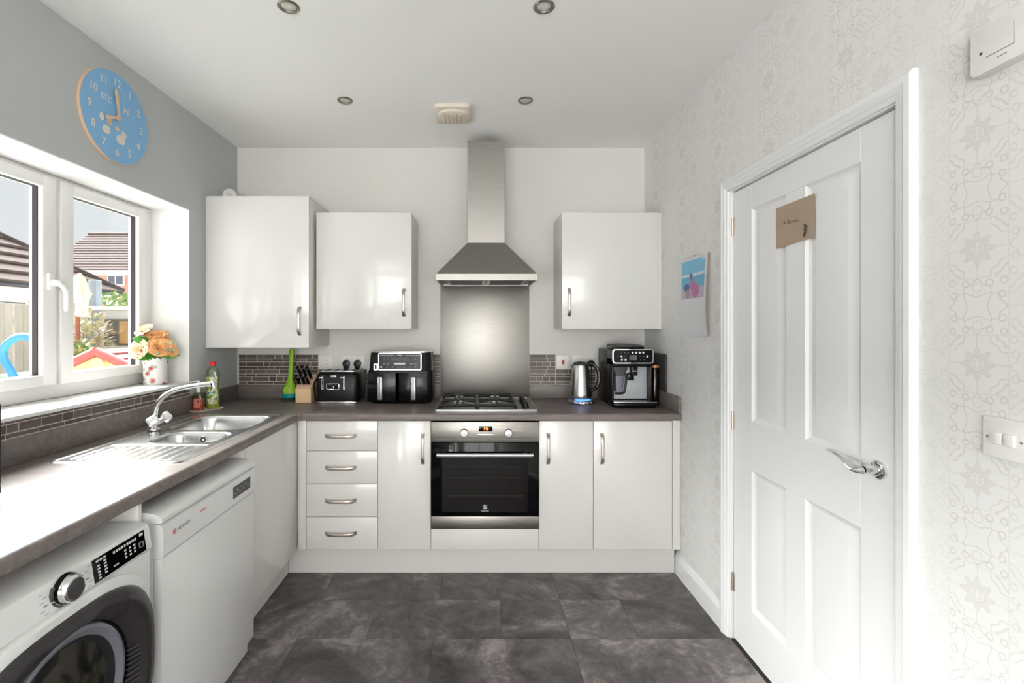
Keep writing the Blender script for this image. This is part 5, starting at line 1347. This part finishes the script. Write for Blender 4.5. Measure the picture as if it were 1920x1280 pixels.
# closed parasol
PX, PY = -4.56, 5.5
t = thing('parasol', 'closed pale garden parasol on a wooden pole', 'parasol', (PX, PY, GZ))
tb('pole', 'parasol_wood', t, [(PX-0.02, PY, GZ), (PX-0.02, PY, 2.0)], 0.022, n=12)
bm = B(); L = []
for r, z in ((0.012, 2.005), (0.05, 1.95), (0.085, 1.83), (0.10, 1.76)):
    L.append([(PX+r*(1+0.10*math.cos(8*a))*math.cos(a), PY+r*(1+0.10*math.cos(8*a))*math.sin(a), z+(0.02*math.cos(8*a) if z < 1.8 else 0)) for a in [2*PI*i/64 for i in range(64)]])
loft(bm, L); obj('valance', bm, 'parasol_cloth', t)
bm = B(); L = []
for r, z in ((0.085, 1.775), (0.06, 1.70), (0.05, 1.62), (0.055, 1.52), (0.035, 1.50)):
    L.append([(PX+0.03+r*(1+0.22*math.cos(6*a))*math.cos(a), PY+r*(1+0.22*math.cos(6*a))*math.sin(a), z) for a in [2*PI*i/48 for i in range(48)]])
loft(bm, L); obj('folded_canopy', bm, 'parasol_cloth', t)
lt('base', 'slate_post', t, (PX-0.02, PY, GZ), [(0.24, 0), (0.24, 0.05), (0.05, 0.08), (0.035, 0.25)], n=28)
# slate-coloured post behind the parasol
tag(bx('fence_post', 'slate_post', None, -5.93, -5.80, 7.30, 7.42, GZ, 2.10, bev=0.01), 'tall slate-grey post behind the closed parasol', 'post')
# shrubs
def shrub(name, label, c, r, n, mat, ls, seed, stem=True):
    R_ = random.Random(seed); t = thing(name, label, 'shrub', (c[0], c[1], GZ))
    bm = B()
    for i in range(n):
        d = Vector((R_.gauss(0, 1), R_.gauss(0, 1), R_.gauss(0, 1))).normalized(); k = R_.uniform(0.45, 1.0)
        p = Vector((c[0]+d.x*r[0]*k, c[1]+d.y*r[1]*k, c[2]+d.z*r[2]*k))
        leaf(bm, p, d+Vector((R_.uniform(-.7, .7), R_.uniform(-.7, .7), R_.uniform(-.4, .7))), ls*R_.uniform(0.7, 1.3), ls*0.3, n=(0.1, 0.2, 1))
    tag(obj('foliage', bm, mat, t), kind='stuff')
    for k in range(5):
        a = k*1.3; bm = B(); tube(bm, [(c[0], c[1], GZ), (c[0]+0.1*math.cos(a), c[1]+0.1*math.sin(a), c[2]*0.5), (c[0]+r[0]*0.5*math.cos(a), c[1]+r[1]*0.5*math.sin(a), c[2]+r[2]*0.4)], [0.02, 0.014, 0.006], n=6); obj('stem', bm, 'parasol_wood', t)
shrub('shrub', 'loose dry-toned shrub between fence and shed', (-5.27, 6.5, 1.12), (0.30, 0.28, 0.48), 520, 'foliage_dry', 0.085, 1)
shrub('shrub', 'dense green shrub beside the playhouse roof', (-4.33, 5.2, 1.0), (0.20, 0.20, 0.24), 420, 'foliage', 0.07, 2)
shrub('tall_shrub', 'leafy shrub showing above the fence behind the shed', (-7.0, 9.1, 1.72), (0.75, 0.5, 0.32), 620, 'foliage', 0.10, 3)
# toy playhouse
HYP = 4.5; AX, AZ_ = -3.55, 1.19
t = thing('toy_playhouse', 'cream toy playhouse with red gabled roof outside the window', 'playhouse', (AX, HYP+0.4, GZ))
bm = B(); prism(bm, 'Y', [(AX-0.34, GZ), (AX+0.40, GZ), (AX+0.40, 0.93), (AX, 1.12), (AX-0.34, 0.96)], HYP, HYP+0.8); obj('house_body', bm, 'toy_cream', t, smooth=False)
for s, e in ((-1, (-0.46, 0.945)), (1, (0.52, 0.915))):
    bm = B(); tube(bm, [(AX, HYP-0.03, AZ_-0.03), (AX+e[0], HYP-0.03, e[1])], 0.042, n=12); obj('gable_trim', bm, 'toy_red', t)
    d = Vector((e[0], 0, e[1]-AZ_+0.03))
    for k in range(5):
        p = Vector((AX, 0, AZ_-0.025))+d*(k/5); q = Vector((AX, 0, AZ_-0.025))+d*((k+1)/5)
        bm = B(); n_ = Vector((-d.z, 0, d.x)).normalized()*(1 if d.x > 0 else -1)
        P_ = [p+n_*0.012, q+n_*0.03, q+n_*0.002, p-n_*0.01]
        loft(bm, [[(v.x, yv, v.z) for v in P_] for yv in (HYP, HYP+0.95)]); obj('roof_slat', bm, 'toy_red' if s < 0 else M('toy_pink%d' % k, (178, 110, 112), 0.45), t, smooth=False)
lt('gable_knob', 'toy_cream', t, (AX, HYP, 1.035), [(0.07, 0.0), (0.07, -0.03), (0.05, -0.045), (0.002, -0.05)], n=24, axis='Y')
for x in (AX-0.26, AX+0.26): lt('gable_boss', 'toy_cream', t, (x, HYP, 0.90), [(0.07, 0.0), (0.065, -0.02), (0.002, -0.03)], n=20, axis='Y')
bm = B(); prism(bm, 'Y', [(AX-0.28, 0.90), (AX, 1.02), (AX+0.28, 0.90), (AX+0.28, 0.86), (AX, 0.97), (AX-0.28, 0.86)], HYP-0.03, HYP-0.0005); obj('gable_band', bm, 'toy_cream', t, smooth=False)
# toy climbing frame / slide
t = thing('toy_slide', 'green toddler slide with a blue arched grab rail', 'toy slide', (-3.4, 3.5, GZ))
SYY = 3.5
arch = spline([(-3.33, SYY, 0.80), (-3.37, SYY, 1.0), (-3.455, SYY, 1.16), (-3.44, SYY, 1.25), (-3.36, SYY, 1.31), (-3.28, SYY, 1.315), (-3.215, SYY, 1.26), (-3.20, SYY, 1.17), (-3.215, SYY, 0.90)], 6)
tb('grab_rail', 'toy_blue', t, arch, 0.026, n=14)
bm = B(); prism(bm, 'Y', [(-3.75, GZ), (-2.85, GZ), (-2.82, 0.70), (-2.95, 0.93), (-3.10, 1.04), (-3.25, 1.03), (-3.36, 0.95), (-3.45, 1.02), (-3.60, 1.03), (-3.72, 0.90)], SYY+0.05, SYY+0.45, bev=0.02); obj('side_panel', bm, 'toy_green', t)
bm = B(); L_ = [[(-3.25+0.95*s_*0.0+dx, SYY-0.02-1.0*s_, 0.85-0.85*s_+dz) for dx, dz in ((-0.2, 0.1), (-0.17, 0.1), (-0.16, 0.0), (0.16, 0.0), (0.17, 0.1), (0.2, 0.1), (0.2, -0.04), (-0.2, -0.04))] for s_ in [i/8 for i in range(9)]]
loft(bm, L_); obj('chute', bm, 'toy_green', t, smooth=False)
lt('red_knob', 'toy_red', t, (-3.03, SYY+0.05, 0.93), [(0.06, 0.0), (0.055, -0.03), (0.002, -0.04)], n=20, axis='Y')
